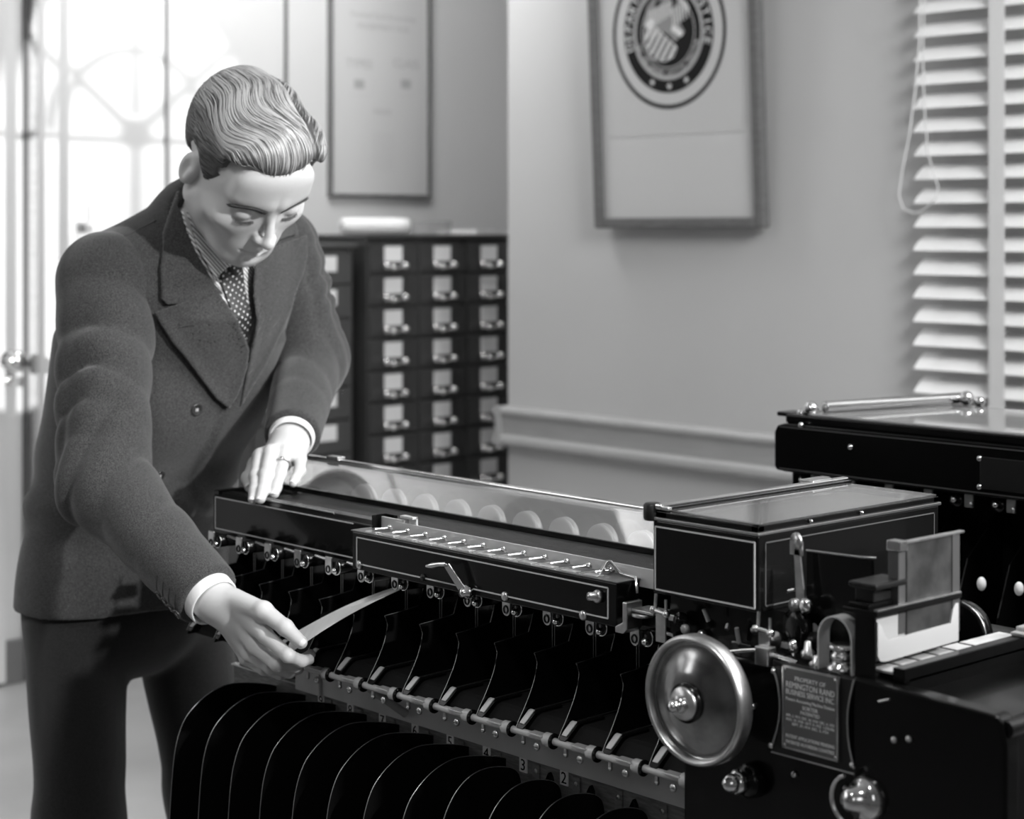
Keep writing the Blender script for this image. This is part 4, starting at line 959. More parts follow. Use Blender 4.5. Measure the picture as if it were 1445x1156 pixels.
def neckf(q_world):
    q=hl(q_world); a=hw([[0,-.020,-.045]])[0]; b=NB+A3(-.02,0,-.02)
    return cap(q_world,a,b,.0515,.055)
def headf(p):
    q=hl(p); d=face(q)*HS
    return smin(d,neckf(p),.025)
# ---- torso loft
def loft(p,grow=0,ex=2.3):
    best=None; X=None
    SPa=np.array(SP); 
    D=np.full(len(p),1e9,dtype=f4); T=np.zeros(len(p),dtype=f4)
    for i in range(len(SP)-1):
        a,b=SP[i],SP[i+1]; ab=b-a; t=((p-a)@ab)/float(ab@ab)
        tc=np.clip(t,0,1); d=np.linalg.norm(p-a-tc[:,None]*ab,axis=1); m=d<D; D=np.where(m,d,D); T=np.where(m,i+tc,T)
    C=np.stack([np.interp(T,range(len(SP)),SPa[:,k]) for k in range(3)],-1).astype(f4)
    w=np.interp(T,range(len(SP)),SW).astype(f4)+grow; dd=np.interp(T,range(len(SP)),SD).astype(f4)+grow
    o=p-C; l=o[:,1]; rest=np.sqrt(np.maximum((o*o).sum(1)-l*l,0))
    r=(np.abs(l/w)**ex+np.abs(rest/dd)**ex)**(1/ex)
    return (r-1)*np.minimum(w,dd)*1.0
def torso(p):
    d=loft(p)
    d=smin(d,cap(p,SHR+A3(-.005,.03,.0),SHL+A3(-.005,-.03,.0),.060,.060),.05)
    d=smin(d,cap(p,NB+A3(-.015,0,-.01),NB+A3(-.03,0,-.06),.075,.11),.04)
    return d
def wr(x,k=1.0): return (1-np.abs(np.sin(x)))**1.6*k
def sleeve(p,S,E,Wp,r0,r1,r2,sgn):
    d=cap(p,S,E,r0,r1); d=smin(d,cap(p,E,S+(E-S)*1.0,r1,r1),.01)
    e=Wp-E; L=np.linalg.norm(e); end=E+e*(1-.012/L)
    d2=cap(p,E,end,r1*.98,r2); d=smin(d,d2,.03)
    # flat cuff end
    n=e/L; d=smax(d,((p-end)@n)-.002,.004)
    # folds: around the elbow and across the upper arm
    a=(E-S); La=np.linalg.norm(a); ta=((p-S)@a)/(La*La); te=((p-E)@e)/(L*L)
    rad=p-S-ta[:,None]*a
    tw=rad@A3(.6,-.8*sgn,.2)
    f=(1.3-2.6*np.abs(np.sin((ta*33+tw*55+1.0*np.sin(tw*28+ta*7))/2)))*np.clip(1.15-np.abs(ta-.42)*2.1,0,1)
    f2=(1.3-2.6*np.abs(np.sin((te*30+ (p-E)@A3(0,.8*sgn,.9)*42+1.2*np.sin(te*9))/2)))*np.exp(-(te/.42)**2)
    f3=np.sin(te*17+(p-E)@A3(.5,.3,.5)*30)*np.clip(te-.2,0,1)*np.clip(1.05-te,0,1)
    sharp=lambda v: np.sign(v)*np.abs(v)**.75
    am=.55+.45*np.sin(rad@A3(22,18*sgn,9)+ta*4)
    sc_=1.0 if sgn>0 else .6
    return d+(f*.0055*am+f2*.0048*(.5+.5*am)+f3*.003)*sc_
def skirt(p):                       # jacket skirt over the hips
    d=loft(p,.012)
    d=smax(d,.835-.03*np.sin((p[:,1]-1.4)*3)-p[:,2],.006)
    return d
# front coordinates of the torso: l along his left (+Y), s = height; used for lapels, opening, tie
BTN=A3(-2.41,1.475,1.115)
def tfront(p): return p[:,1],p[:,2]
OPEN=[]; 
def jacket_base(p):
    d=smin(loft(p,.010),cap(p,SHR+A3(-.005,.028,.004),SHL+A3(-.005,-.028,.004),.066,.066),.05)
    d=smin(d,cap(p,NB+A3(-.015,0,-.025),NB+A3(-.03,0,-.07),.078,.115),.05)
    # chest drape over the crossed fronts
    d=smin(d,ell(p,(-2.415,1.47,1.13),(.060,.085,.085)),.05)
    d=smin(d,ell(p,(-2.40,1.56,1.19),(.055,.075,.10)),.05)
    return d
def jacket_torso(p):
    d=jacket_base(p)
    x,y,z=p[:,0],p[:,1],p[:,2]
    wv=np.sin(y*38+z*60+2*np.sin(z*14))*np.exp(-((z-1.02)/.08)**2)*.004
    wv+=np.sin((y-1.3)*30-z*34)*np.exp(-((z-.93)/.07)**2)*.004
    d=d+wv
    o=poly2(y,z,[(1.565,1.217),(1.563,1.147),(1.551,1.129),(1.538,1.093),(1.533,1.054),(1.533,1.011),(1.545,.983),(1.60,.95),(1.72,.95),(1.70,1.24),(1.613,1.231)])
    d=d-np.where(x>-2.50,.0055*np.clip(-o/.004,0,1),0)
    V=poly2(y,z,[(1.490,1.46),(1.494,1.341),(1.516,1.289),(1.541,1.248),(1.567,1.214),(1.562,1.288),(1.562,1.345),(1.60,1.40),(1.60,1.47)])
    d=smax(d,-np.maximum(V,-2.40-x),.002)
    d=smax(d,-cap(p,hw([[0,-.020,-.045]])[0].astype(f4),NB+A3(-.02,0,-.06),.070,.072),.003)
    d=d-.003*np.clip((.97-z)/.16,0,1)
    hem=.798+.02*np.sin((y-1.2)*6)
    d=smax(d,hem-z,.004)
    return d
# ---- hands
RH=dict(
 T=[A3(-2.004,1.343,.918),A3(-1.9462,1.3473,.9129),A3(-1.9110,1.3562,.8965),A3(-1.8889,1.3645,.8801)],
 I=[A3(-2.0069,1.3463,0.9062),A3(-1.9446,1.3489,0.8824),A3(-1.9010,1.3534,0.8633),A3(-1.9043,1.3753,0.8524),A3(-1.9066,1.3899,0.8514)],
 M=[A3(-2.0130,1.3471,0.8943),A3(-1.9702,1.3517,0.8634),A3(-1.9306,1.3580,0.8466),A3(-1.9299,1.3853,0.8396),A3(-1.9300,1.3998,0.8465),A3(-1.9250,1.4058,0.8526)],
 R=[A3(-2.0258,1.3479,0.8885),A3(-1.9918,1.3577,0.8488),A3(-1.9567,1.3665,0.8361),A3(-1.9500,1.3900,0.8275),A3(-1.9506,1.4058,0.8290)],
 L=[A3(-2.0386,1.3487,0.8882),A3(-2.0074,1.3628,0.8398),A3(-1.9835,1.3741,0.8283),A3(-1.9724,1.3915,0.8205),A3(-1.9715,1.4041,0.8200)])
LHd=dict(
 T=[A3(-2.2120,1.5540,1.0700),A3(-2.2192,1.5246,1.0577),A3(-2.2072,1.5029,1.0417),A3(-2.1892,1.4930,1.0330)],
 I=[A3(-2.2095,1.5600,1.0752),A3(-2.2061,1.5212,1.0712),A3(-2.1769,1.4938,1.0490),A3(-2.1504,1.4739,1.0329),A3(-2.1440,1.4665,1.0230)],
 M=[A3(-2.2053,1.5650,1.0783),A3(-2.1916,1.5296,1.0769),A3(-2.1598,1.4987,1.0513),A3(-2.1383,1.4788,1.0336),A3(-2.1323,1.4708,1.0242)],
 R=[A3(-2.2045,1.5704,1.0787),A3(-2.1820,1.5476,1.0742),A3(-2.1586,1.5223,1.0513),A3(-2.1380,1.5014,1.0364),A3(-2.1320,1.4942,1.0289)],
 L=[A3(-2.2038,1.5777,1.0771),A3(-2.1791,1.5721,1.0662),A3(-2.1587,1.5573,1.0531),A3(-2.1471,1.5403,1.0426),A3(-2.1423,1.5337,1.0389)])
FR=dict(T=[.0150,.0120,.0098,.0082],I=[.0120,.0100,.0086,.0076,.0066],M=[.0120,.0102,.0088,.0078,.0070,.0064],R=[.0115,.0096,.0082,.0072,.0064],L=[.0110,.0086,.0072,.0064,.0056])
def hand(p,H,wrist,fore,dors,elb):
    FR=FR_L if fore else FR_R
    d=None
    for f in 'IMRL':
        a=H[f]; e=cap(p,a[0],a[1],FR[f][0],FR[f][1]); d=e if d is None else smin(d,e,.012)
    # thumb base
    d=smin(d,cap(p,H['T'][0],H['T'][1],.0155,.0118),.012)
    d=smin(d,cap(p,(wrist+H['T'][0])/2,H['L'][1]*.35+H['M'][0]*.65,.017,.013),.015)
    # wrist and forearm
    d=smin(d,cap(p,wrist,(H['M'][0]+H['R'][0]+H['I'][0])/3,.0215,.0165),.02)
    d=smin(d,cap(p,elb,wrist,.036,.0235),.02)
    # separate digits, each in its own smooth chain
    for f in 'TIMRL':
        a=H[f]; e=chain(p,a[1:],FR[f][1:],.004)
        for q in a[2:-1]: pass
        # knuckle wrinkles and pads
        e=smin(e,ball(p,a[1]+dors*.0008,FR[f][1]*.97),.004)
        if len(a)>3: e=smin(e,ball(p,a[2]+dors*.0006,FR[f][2]*1.0),.004)
        d=smin(d,e,.0025 if f!='T' else .005)
    # extensor tendons
    for f in 'IMR': 
        a=H[f]; d=smin(d,cap(p,a[0]+dors*.011,a[1]+dors*.008,.0020,.0022),.010)
    # nails: shallow steps on the last joint
    for f in 'TIMRL':
        a=H[f]; t=a[-1]-a[-2]; t=t/np.linalg.norm(t); n=dors-t*float(dors@t); n=n/np.linalg.norm(n)
        r=FR[f][-1]; c=a[-1]-t*r*.15+n*r*.62; b=np.cross(t,n)
        R=np.stack([t,b,n],1).astype(f4)
        nail=ell(p,c,(r*.95,r*.74,r*.46),R); d=np.minimum(d,nail)
        d=smax(d,-(np.abs(ell(p,c-t*r*.05,(r*1.08,r*.86,r*.62),R))-.0002),.0004) if False else d
    return d
DR=A3(-.28,-.62,.73); DR/=np.linalg.norm(DR)
DL=A3(.35,-.35,.87); DL/=np.linalg.norm(DL)
FR_R=FR; FR_L={k:[r*(1.09 if k!='T' else 1.08) for r in v] for k,v in FR.items()}
def rhand(p): return hand(p,RH,WRR,None,DR,ELR*.35+WRR*.65)
def lhand(p): return hand(p,LHd,WRL+A3(-.002,.0,-.002),True,DL,ELL*.35+WRL*.65)
MAN=root('person',(-2.57,1.51,0),'man in a dark double-breasted suit leaning over the nearest sorter with a card in hand','person')
MORG=(-2.57,1.51,0)
M['skin']=mat('skin',.54,.48,spec=.4,bump=(260,.12,one),var=(30,.03,one))
def skin_nodes():
    m=M['skin']; nt=m.node_tree; b=nt.nodes['Principled BSDF']; b.inputs['Subsurface Weight'].default_value=.12
    b.inputs['Subsurface Radius'].default_value=(.006,.006,.006); b.inputs['Subsurface Scale'].default_value=1
skin_nodes()
def wool(name,base):
    m=mat(name,base,.85,spec=.2,sheen=.25,bump=(900,.5,one)); nt=m.node_tree; b=nt.nodes['Principled BSDF']
    tc=[n for n in nt.nodes if n.type=='TEX_COORD'][0]
    n1=nt.nodes.new('ShaderNodeTexNoise'); n1.inputs['Scale'].default_value=900; n1.inputs['Detail'].default_value=2
    r=nt.nodes.new('ShaderNodeMapRange'); r.inputs[1].default_value=.36; r.inputs[2].default_value=.66; r.inputs[3].default_value=base*.3; r.inputs[4].default_value=base*2.2
    nt.links.new(tc.outputs['Object'],n1.inputs['Vector']); nt.links.new(n1.outputs['Fac'],r.inputs[0]); nt.links.new(r.outputs[0],b.inputs['Base Color'])
    return m
M['wool']=wool('grey_wool_suiting',.037); M['wooldark']=wool('dark_wool_trousers',.011)
parts=[nets(headf,(-2.46,1.34,1.31),(-2.00,1.68,1.68),.0021),
       nets(rhand,(-2.16,1.29,.79),(-1.86,1.46,.99),.0016),
       nets(lhand,(-2.29,1.44,1.00),(-2.10,1.64,1.16),.0016),
       nets(lambda p: smin(smin(loft(p,-.03),chain(p,[SHR,ELR,WRR],[.045,.036,.024]),.02),chain(p,[SHL,ELL,WRL],[.045,.036,.024]),.02),(-2.85,1.2,.75),(-1.98,1.9,1.42),.012)]
v,f=sdf_mesh(parts)
BODY=np_obj('body',v,f,M['skin'],MAN,MORG)
# hair
M['hair']=mat('hair_dark_base',.055,.4,spec=.6,var=(60,.3,(1,1,1)))  # dark under-layer: shade between the lighter strands is put into its colour
M['strand']=mat('hair_strands',.20,.30,spec=.8)
M['sidehair']=mat('short_side_hair',.05,.4,spec=.6)
M['strand2']=mat('hair_locks',.34,.28,spec=.9)
v,f=nets(lambda p: hairf(hl(p))*HS,(-2.36,1.34,1.36),(-2.02,1.66,1.70),.0022)
HAIR=np_obj('hair',v,f,M['hair'],MAN,MORG)
hr=np.random.RandomState(3)
def gradn(fn,q,e=.0015):
    g=np.stack([fn(q+A3(*d))-fn(q-A3(*d)) for d in ((e,0,0),(0,e,0),(0,0,e))],-1); return g/(np.linalg.norm(g,axis=1)[:,None]+1e-9)
def flow(q,jit):
    """combing direction: back from the forehead in waves on top, back and down at the sides"""
    x,y,z=q[:,0],q[:,1],q[:,2]; t=np.clip((z-.045)/.03,0,1)*np.clip((.085-np.abs(x))/.02,0,1)
    wave=.80*np.cos(y*52+x*10+z*14+.2)*np.clip((y+.07)/.05,0,1)
    left=(x>.040+.15*y)
    top=np.stack([np.where(left,.75,-.28+wave),np.full_like(x,-1),np.where(y>.05,.9,0.)],-1)
    sd=np.stack([np.zeros_like(x),np.full_like(x,-1),-.38+.35*np.sin(y*55+z*40)*.5+np.where(y>.02,.15,0)],-1)
    v=top*t[:,None]+sd*(1-t)[:,None]; return v+jit
def grow(seeds,steps,step,rad,name,m,lift):
    q=seeds.astype(f4).copy(); n=len(q); jit=hr.normal(0,.05,(n,3)).astype(f4); path=[q.copy()]
    alive=np.ones(n,bool); lens=np.full(n,steps); maxl=hr.randint(steps//2,steps+1,n)
    for k in range(steps):
        g=gradn(hairf,q); v=flow(q,jit); v=v-g*(v*g).sum(1)[:,None]; v/=np.linalg.norm(v,axis=1)[:,None]+1e-6
        q=q+v*step
        for _ in range(2): g=gradn(hairf,q); q=q-g*(hairf(q)-lift)[:,None]*.9
        path.append(q.copy())
    path=np.stack(path,1)                         # n,steps+1,3
    Wp=path@HM.T*HS+HC; mb=MB(); Kk=4
    g=[]; V_=[];F_=[]; base=0
    for i in range(n):
        L=maxl[i]+1; P_=Wp[i,:L]; T_=np.gradient(P_,axis=0); T_/=np.linalg.norm(T_,axis=1)[:,None]+1e-9
        nn=P_-HC; nn/=np.linalg.norm(nn,axis=1)[:,None]; s_=np.cross(T_,nn); s_/=np.linalg.norm(s_,axis=1)[:,None]+1e-9; nn=np.cross(s_,T_)
        r=rad*HS*np.minimum(1,np.minimum(np.arange(L)+.6,L-1-np.arange(L)+.25)/3.)[:,None]
        ring=np.stack([P_+nn*r,P_+s_*r,P_-nn*r,P_-s_*r],1).reshape(-1,3); V_.append(ring)
        a=np.arange(L-1)[:,None]*4+np.arange(4)[None]; b_=np.arange(L-1)[:,None]*4+(np.arange(4)[None]+1)%4
        F_.append((np.stack([a,b_,b_+4,a+4],-1)).reshape(-1,4)+base); base+=L*4
    o=np_obj(name,np.concatenate(V_),np.concatenate(F_),m,HAIR,MORG); o['kind']='stuff'; return o
hv=(np.asarray(v)-HC)@HM/HS
hv=hv[(hv[:,2]>-.07)&(shellx(hv.astype(f4))>-.006)]
sel=hv[hr.choice(len(hv),2600,replace=False)]
sd_=(sel[:,2]<.046+.95*np.clip(np.abs(sel[:,0])-.052,0,.03))
grow(sel[~sd_],20,.0030,.00050,'combed_strands',M['strand'],.0006)
grow(sel[sd_],9,.0026,.00042,'short_side_hair',M['sidehair'],.0004)
sel=hv[(hv[:,2]>.060+.6*np.clip(np.abs(hv[:,0])-.052,0,.03))]; sel=sel[hr.choice(len(sel),420,replace=False)]
grow(sel,22,.0032,.00085,'combed_locks',M['strand2'],.0009)
# eyebrows and lashes as fine tufts
def tuft(pts,n,ln,rad,spread,dirf):
    mb=MB()
    for i in range(n):
        u=(i+.5)/n; k=u*(len(pts)-1); j=min(int(k),len(pts)-2); a=np.array(pts[j])*(1-(k-j))+np.array(pts[j+1])*(k-j)
        a=a+np.array([0,0,hr.uniform(-spread,spread)]); 
        # push onto the skin
        c=a-np.array([0,.03,0]); lo,hi=0.0,.06
        for _ in range(14):
            mid=(lo+hi)/2; val=face(np.array([c+np.array([0,mid,0])],dtype=f4))[0]; lo,hi=(mid,hi) if val<0 else (lo,mid)
        b=c+np.array([0,lo+.0012,0]); dd=np.array(dirf(u))*ln*hr.uniform(.7,1.1)
        q=[b,b+dd*.5+np.array([0,.0008,0]),b+dd]
        mb.tube([tuple(hw([x])[0]) for x in q],[rad,rad*.8,rad*.3],4,caps=False)
    return mb
M['brow']=mat('eyebrow_hair',.05,.5)
for sg in (-1,1):
    bp_=[(sg*.011,.09,.0075),(sg*.024,.088,.0125),(sg*.038,.082,.0130),(sg*.051,.07,.0070)]
    o=tuft(bp_,420,.0066,.00055,.0048,lambda u,sg=sg:(sg*.85,-.15,.35-.6*u)).build('eyebrow',M['brow'],MAN); o['kind']='stuff'
    lp=[(sg*.0205,.09,-.0128),(sg*.027,.09,-.0150),(sg*.035,.09,-.0155),(sg*.0435,.085,-.0128)]
    o=tuft(lp,60,.0050,.00028,.0004,lambda u,sg=sg:(sg*(.4*u-.1),.75,-.5)).build('eyelashes',M['brow'],MAN); o['kind']='stuff'
# jacket
v,f=sdf_mesh([nets(lambda p: jacket_torso(p),(-2.86,1.22,.78),(-2.20,1.86,1.50),.0062)])
JK=np_obj('suit_jacket',v,f,M['wool'],MAN,MORG)
v,f=nets(lambda p: sleeve(p,SHR+A3(0,.012,.0),ELR,WRR,.072,.060,.045,1),(-2.52,1.18,.84),(-2.0,1.48,1.44),.005)
np_obj('sleeve',v,f,M['wool'],JK,MORG)
v,f=nets(lambda p: sleeve(p,SHL+A3(0,-.012,.0),ELL,WRL,.064,.054,.042,-1),(-2.54,1.46,1.0),(-2.10,1.90,1.48),.005)
np_obj('sleeve',v,f,M['wool'],JK,MORG)
# trousers
def trousers(p):
    d=loft(p,-.004); d=smax(d,p[:,2]-.95,.01)
    for s,hx_,kx_,fx_ in ((-1,(-2.555,1.418,.84),(-2.55,1.425,.48),(-2.57,1.42,.06)),(1,(-2.555,1.595,.84),(-2.55,1.660,.48),(-2.58,1.67,.06))):
        a,b,c=A3(*hx_),A3(*kx_),A3(*fx_)
        l=smin(cap(p,a,b,.082,.066),cap(p,b,c,.066,.066),.03)
        cr=np.sin(p[:,2]*40+p[:,1]*30)*.0025*np.exp(-((p[:,2]-.45)/.15)**2)
        d=smin(d,l+cr,.012)
    return smax(d,.05-p[:,2],.004)
v,f=nets(trousers,(-2.86,1.24,.03),(-2.35,1.82,1.0),.008)
np_obj('trousers',v,f,M['wooldark'],MAN,MORG)
for y in (1.42,1.63):
    v,f=nets(lambda p: smax(smin(smin(ell(p,(-2.50,y,.035),(.075,.048,.042)),ell(p,(-2.60,y,.05),(.075,.040,.055)),.04),ell(p,(-2.44,y,.03),(.05,.044,.032)),.03),-p[:,2]+.001,.004),(-2.75,y-.1,-.02),(-2.35,y+.1,.14),.006)
    np_obj('shoe',v,f,M['enamel_satin'],MAN,MORG)
# ---- lapels, collar, shirt, tie, buttons, cuffs, ring, card
def rnd(P,n=1):
    for _ in range(n):
        Q=[]
        for i in range(len(P)):
            a,b=P[i],P[(i+1)%len(P)]; Q+=[(a[0]*.8+b[0]*.2,a[1]*.8+b[1]*.2),(a[0]*.2+b[0]*.8,a[1]*.2+b[1]*.8)]
        P=Q
    return P
def sheet(P,lo_,hi_,base,lift=0,xmin=-2.42):
    def f(p):
        d=base(p); o=poly2(p[:,1],p[:,2],P)
        if lift: d=d-lift*np.exp(-(o/.012)**2)
        s=np.maximum(d-hi_,lo_-d); s=smax(s,o,.0015); return np.maximum(s,xmin-p[:,0])
    return f
def sheet_obj(name,P,lo_,hi_,base,m,parent,h=.0025,lift=0,xmin=-2.42):
    a=np.array(P); 
    v,f=nets(sheet(P,lo_,hi_,base,lift,xmin),(xmin-.02,a[:,0].min()-.02,a[:,1].min()-.02),(-2.22,a[:,0].max()+.02,a[:,1].max()+.02),h,slack=2.2)
    v,f=largest(v,f)
    return np_obj(name,v,f,m,parent,MORG)
lapR=[(1.407,1.279),(1.436,1.291),(1.464,1.303),(1.495,1.316),(1.507,1.299),(1.521,1.278),(1.535,1.254),(1.564,1.221),(1.571,1.195),(1.569,1.168),(1.563,1.147),(1.551,1.129),(1.524,1.147),(1.496,1.177),(1.466,1.208),(1.441,1.233),(1.421,1.259)]
colR=[(1.470,1.480),(1.452,1.434),(1.456,1.398),(1.469,1.362),(1.488,1.328),(1.508,1.305),(1.494,1.303),(1.454,1.293),(1.424,1.290),(1.415,1.300),(1.415,1.342),(1.431,1.393),(1.450,1.440),(1.470,1.474)]
lapL=[(1.560,1.345),(1.596,1.372),(1.640,1.380),(1.690,1.392),(1.688,1.357),(1.680,1.332),(1.656,1.295),(1.640,1.263),(1.628,1.23),(1.614,1.193),(1.592,1.161),(1.574,1.129),(1.572,1.19),(1.569,1.217),(1.560,1.287)]
colL=[(1.559,1.352),(1.593,1.380),(1.640,1.388),(1.668,1.392),(1.665,1.425),(1.64,1.43),(1.60,1.42),(1.575,1.39)]
sheet_obj('lapel',lapR,.0025,.0062,jacket_base,M['wool'],JK,lift=.0035)
sheet_obj('collar',colR,.0035,.0085,jacket_base,M['wool'],JK,lift=.001,xmin=-2.44)
sheet_obj('lapel',lapL,.0025,.0062,jacket_base,M['wool'],JK,lift=.0025,xmin=-2.44)
sheet_obj('collar',colL,.0035,.0080,jacket_base,M['wool'],JK,xmin=-2.44)
# striped shirt: front panel and collar, white cuffs
def striped():
    m=mat('striped_shirting',.80,.75); nt=m.node_tree; b=nt.nodes['Principled BSDF']
    tc=[n for n in nt.nodes if n.type=='TEX_COORD'][0]; w=nt.nodes.new('ShaderNodeTexWave'); w.inputs['Scale'].default_value=245; w.bands_direction='DIAGONAL'
    mp=nt.nodes.new('ShaderNodeMapping'); mp.inputs['Rotation'].default_value=(math.radians(-28),0,0); mp.inputs['Scale'].default_value=(.15,1,.3)
    r=nt.nodes.new('ShaderNodeValToRGB'); r.color_ramp.elements[0].position=.30; r.color_ramp.elements[0].color=G(.16); r.color_ramp.elements[1].position=.42; r.color_ramp.elements[1].color=G(.78)
    nt.links.new(tc.outputs['Object'],mp.inputs[0]); nt.links.new(mp.outputs[0],w.inputs['Vector']); nt.links.new(w.outputs['Color'],r.inputs[0]); nt.links.new(r.outputs[0],b.inputs['Base Color']); return m
M['shirt']=striped(); M['cuff']=mat('white_cuff_cloth',.80,.7,bump=(700,.3,one))
shirt_base=lambda p: jacket_base(p)+.009
v,f=nets(lambda p: np.maximum(smax(jacket_base(p)+.0085,poly2(p[:,1],p[:,2],[(1.46,1.43),(1.62,1.43),(1.62,1.15),(1.50,1.15)]),.004),-2.43-p[:,0]),(-2.45,1.44,1.13),(-2.24,1.64,1.46),.004)
SHT=np_obj('shirt',v,f,M['shirt'],MAN,MORG)
# collar band round the neck
na=hw([[0,-.020,-.045]])[0].astype(f4); nb_=NB+A3(-.02,0,-.02); nax=(na-nb_)/np.linalg.norm(na-nb_)
def collar_f(p):
    base=cap(p,na,nb_-nax*.03,.0515,.0565); hgt=(p-nb_)@nax
    lean=.055-.32*(p[:,0]-nb_[0])
    s=np.maximum(np.abs(base-.0085)-.0018,hgt-lean); return np.maximum(s,-.025-hgt)
v,f=nets(collar_f,(-2.50,1.42,1.32),(-2.22,1.66,1.52),.0026,slack=2)
v,f=largest(v,f); np_obj('shirt_collar',v,f,M['shirt'],SHT,MORG)
cR=[(1.462,1.424),(1.472,1.372),(1.497,1.325),(1.524,1.350),(1.535,1.368),(1.520,1.390),(1.500,1.410),(1.486,1.450)]
sheet_obj('collar_point',cR,.0005,.0042,lambda p: jacket_base(p)+.004,M['shirt'],SHT,.002,lift=.003)
cL=[(1.600,1.400),(1.590,1.372),(1.572,1.332),(1.556,1.350),(1.546,1.366),(1.560,1.385),(1.580,1.400)]
sheet_obj('collar_point',cL,.0005,.0042,lambda p: jacket_base(p)+.004,M['shirt'],SHT,.002,lift=.003)
def jacket_collar_f(p):
    base=cap(p,na,nb_,.0515,.055); hgt=(p-nb_)@nax
    s=np.maximum(np.abs(base-.0200)-.0035,hgt-(.030-.55*(p[:,0]-nb_[0]))*1.0); s=np.maximum(s,-.03-hgt); return smax(s,(p[:,0]+2.335),.004)
v,f=nets(jacket_collar_f,(-2.52,1.40,1.30),(-2.30,1.68,1.52),.0032,slack=2)
v,f=largest(v,f); np_obj('collar',v,f,M['wool'],JK,MORG)
# spotted tie
def spotted():
    m=mat('spotted_tie_silk',.035,.42); nt=m.node_tree; b=nt.nodes['Principled BSDF']
    tc=[n for n in nt.nodes if n.type=='TEX_COORD'][0]; v=nt.nodes.new('ShaderNodeTexVoronoi'); v.inputs['Scale'].default_value=140; v.inputs['Randomness'].default_value=.15
    mp=nt.nodes.new('ShaderNodeMapping'); mp.inputs['Scale'].default_value=(0,1,.8); mp.inputs['Rotation'].default_value=(.5,0,0)
    r=nt.nodes.new('ShaderNodeValToRGB'); r.color_ramp.interpolation='CONSTANT'; e=r.color_ramp.elements; e[0].position=0; e[0].color=G(.05); e[1].position=.07; e[1].color=G(.65); x=e.new(.19); x.color=G(.025)
    nt.links.new(tc.outputs['Object'],mp.inputs[0]); nt.links.new(mp.outputs[0],v.inputs['Vector']); nt.links.new(v.outputs['Distance'],r.inputs[0]); nt.links.new(r.outputs[0],b.inputs['Base Color']); return m
M['tie']=spotted()
tieP=[(1.518,1.342),(1.524,1.350),(1.546,1.350),(1.550,1.336),(1.560,1.277),(1.569,1.238),(1.572,1.20),(1.556,1.215),(1.540,1.245),(1.521,1.293),(1.508,1.328)]
TIE=sheet_obj('tie',rnd(tieP),-.0005,.0045,shirt_base,M['tie'],MAN,.0018)
v,f=nets(lambda p: ell(p,(-2.289,1.534,1.350),(.0105,.0165,.0195)),(-2.31,1.50,1.32),(-2.26,1.56,1.38),.0015)
np_obj('tie_knot',v,f,M['tie'],TIE,MORG)
# buttons
M['button']=mat('horn_button',.03,.25)
def button(c,n,r,parent):
    c=Vector(c); n=Vector(n).normalized()
    o=MB().lathe([(0,-.001),(r,-.001),(r,.0012),(r*.86,.0022),(r*.74,.0012),(0,.0010)],c,n,20).build('button',M['button'],parent)
    u=n.orthogonal().normalized(); w=n.cross(u)
    MB().tube([c+u*r*.3+n*.0014,c-u*r*.3+n*.0014],r*.10,5).tube([c+w*r*.3+n*.0014,c-w*r*.3+n*.0014],r*.10,5).build('button_thread',M['stripe'],o)
def surf(pt,fn,n):
    p=A3(*pt); n=A3(*n); n/=np.linalg.norm(n)
    for _ in range(30): p=p-n*float(fn(p[None])[0])*.8
    e=.002; g=np.array([float(fn((p+A3(*d))[None])[0]-fn((p-A3(*d))[None])[0]) for d in ((e,0,0),(0,e,0),(0,0,e))]); return p,g/np.linalg.norm(g)
p_,n_g=surf((-2.34,1.50,1.131),jacket_torso,(.7,-.6,0)); button(p_,n_g,.0095,JK)
p_,n_g=surf((-2.36,1.44,1.03),jacket_torso,(.7,-.6,0)); button(p_,n_g,.0095,JK)
fr_=lambda p: sleeve(p,SHR+A3(0,.012,.0),ELR,WRR,.072,.060,.045,1)
ex=(WRR-ELR)/np.linalg.norm(WRR-ELR)
for i in range(4):
    c=WRR-ex*(.068-.0145*i)+A3(.0,-.040,-.028)
    p_,n_g=surf(c,fr_,(0,-.8,-.55)); button(p_,n_g,.0072,JK)
    q_=[]
    for k in range(4):
        s_p,s_n=surf(c+A3(.0,-.004,.0)+A3(.003,.0,.010)*(k*.7+.8),fr_,(0,-.8,-.35)); q_.append(tuple(s_p+s_n*.0004))
    MB().tube(q_,.0007,5).build('buttonhole_stitch',M['button'],JK)
q_=[tuple(surf((x,y,z),lambda p: jacket_base(p)-.0062,(.8,-.5,.1))[0]) for x,y,z in ((-2.309,1.447,1.255),(-2.303,1.458,1.258),(-2.298,1.468,1.259))]
MB().tube(q_,.0011,6).build('buttonhole',M['button'],JK)
q_=[(-2.3655,1.340,1.366),(-2.356,1.358,1.3785),(-2.355,1.392,1.3915),(-2.348,1.436,1.4125)]
MB().tube(q_,.0008,6).build('shoulder_seam',M['button'],JK)
# shirt cuffs
def cuff(E,Wp,r0,r1,back,fwd_):
    e=Vector(Wp)-Vector(E); L=e.length; e/=L; c=Vector(Wp)
    return MB().lathe([(r0-.002,-back),(r0,-back),(r1,fwd_-.002),(r1-.0008,fwd_),(r1-.003,fwd_-.001),(r0-.004,-back)],c,e,40).build('shirt_cuff',M['cuff'],SHT)
cuff(ELR,WRR,.038,.0350,.05,.006)
cuff(ELL,WRL,.038,.0330,.05,.002)
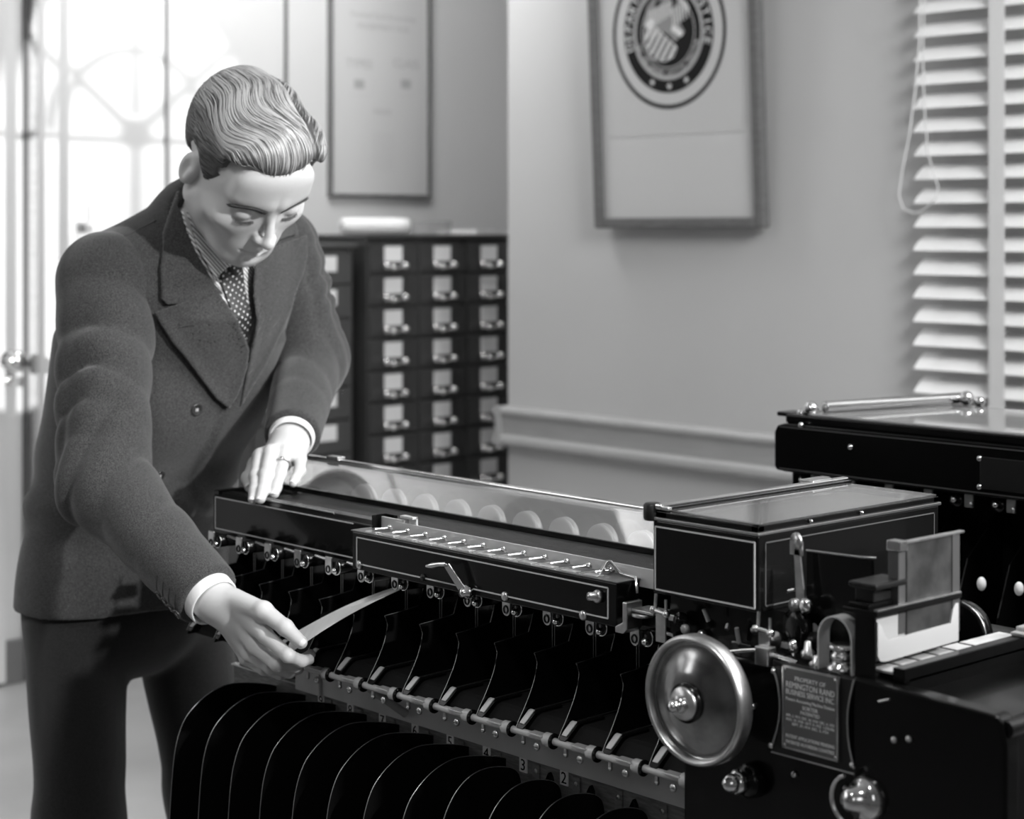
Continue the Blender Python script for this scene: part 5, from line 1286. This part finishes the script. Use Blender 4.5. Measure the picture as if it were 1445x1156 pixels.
# ring
a,b=LHd['R'][1],LHd['R'][2]; c=a*.50+b*.50; ax=(b-a)/np.linalg.norm(b-a); u=np.cross(ax,DL); u/=np.linalg.norm(u); w=np.cross(u,ax)
ringp=[tuple(c+(u*math.cos(t)+w*math.sin(t))*.0114) for t in np.linspace(0,2*PI,25)[:-1]]
RG=MB().tube(ringp,.0017,8,closed=True).build('finger_ring',M['dullnickel'],MAN)
MB().ball(tuple(c+w*.0122),.0030,12,8,(1.2,1.0,.8)).build('ring_setting',M['nickel'],RG)
# fingernails
M['nail']=mat('fingernail',.70,.22)
def nail(a,b,r,n):
    a,b=np.array(a,dtype=float),np.array(b,dtype=float); t=(b-a)/np.linalg.norm(b-a); n=np.array(n,dtype=float); n=n-t*(n@t); n/=np.linalg.norm(n); s=np.cross(t,n)
    c=b+t*r*.05; N,Mm=7,7; vs=[];fs=[]
    for i in range(N):
        v=-1+2*i/(N-1)
        for j in range(Mm):
            q=-1+2*j/(Mm-1); w_=.74*(1-.12*abs(v)**3)
            k=math.sqrt(max(0,1-.35*abs(q)**4*abs(v)**2))
            ang=q*.95*k; vs.append(tuple(c+t*v*r*.86*k+(s*math.sin(ang)*w_/.82+n*(math.cos(ang)))*r*1.045-n*r*.02-n*abs(v)**2*r*.06))
    for i in range(N-1):
        for j in range(Mm-1): k=i*Mm+j; fs.append((k,k+1,k+Mm+1,k+Mm))
    mb=MB(); mb.add(vs,fs,True); o=mb.build('fingernail',M['nail'],BODY)
    s_=o.modifiers.new('thick','SOLIDIFY'); s_.thickness=.0005; s_.offset=0
for f in 'IMRL': nail(LHd[f][-2],LHd[f][-1],FR_L[f][-1],(.45,-.75,.6))
nail(RH['T'][-2],RH['T'][-1],FR['T'][-1],(.55,-.62,.62))
nail(LHd['T'][-2],LHd['T'][-1],FR_L['T'][-1],(-.2,-.5,.7))
# the card being read
ca=Vector((-1.9060,1.350,.8590)); cb_=ca+RIGHT*.149+Vector((0,0,.087)); wd=(FWD+RIGHT*.05).normalized()
vs=[];fs=[]; nL=14
for i in range(nL+1):
    t=i/nL; c=ca.lerp(cb_,t)+Vector((0,0,.006*math.sin(PI*t))); tw=wd+Vector((0,0,.26*(.62-t)))
    for s_ in (0,1):
        for h_ in (0,.0004): vs.append(tuple(c+tw*(.083*s_)*(1 if s_ else 1)+Vector((-.002,0,h_))))
for i in range(nL):
    k=4*i; fs+=[(k,k+2,k+6,k+4),(k+1,k+5,k+7,k+3),(k,k+4,k+5,k+1),(k+2,k+3,k+7,k+6)]
fs+=[(0,1,3,2),(4*nL,4*nL+2,4*nL+3,4*nL+1)]
mb=MB(); mb.add(vs,fs)
cd=mb.build('punched_card',M['paper'],None,tuple(ca)); tag(cd,"white punched card pinched in the man's right hand above the pocket rod",'card')
def pcard(px,py,Y,X2,label,tilt):
    c=onY(px,py,Y); mb=MB(); 
    d=Vector((.11,.03,.05+tilt)); w=Vector((-.04,.07,.01))
    mb.add([c,c+d,c+d+w,c+w,c+Vector((0,0,.0005)),c+d+Vector((0,0,.0005)),c+d+w+Vector((0,0,.0005)),c+w+Vector((0,0,.0005))],[(0,3,2,1),(4,5,6,7),(0,1,5,4),(1,2,6,5),(2,3,7,6),(3,0,4,7)])
    return tag(mb.build('punched_card',mat('shaded_card_stock',.25,.7) if False else M['paper'],None,tuple(c)),label,'card')
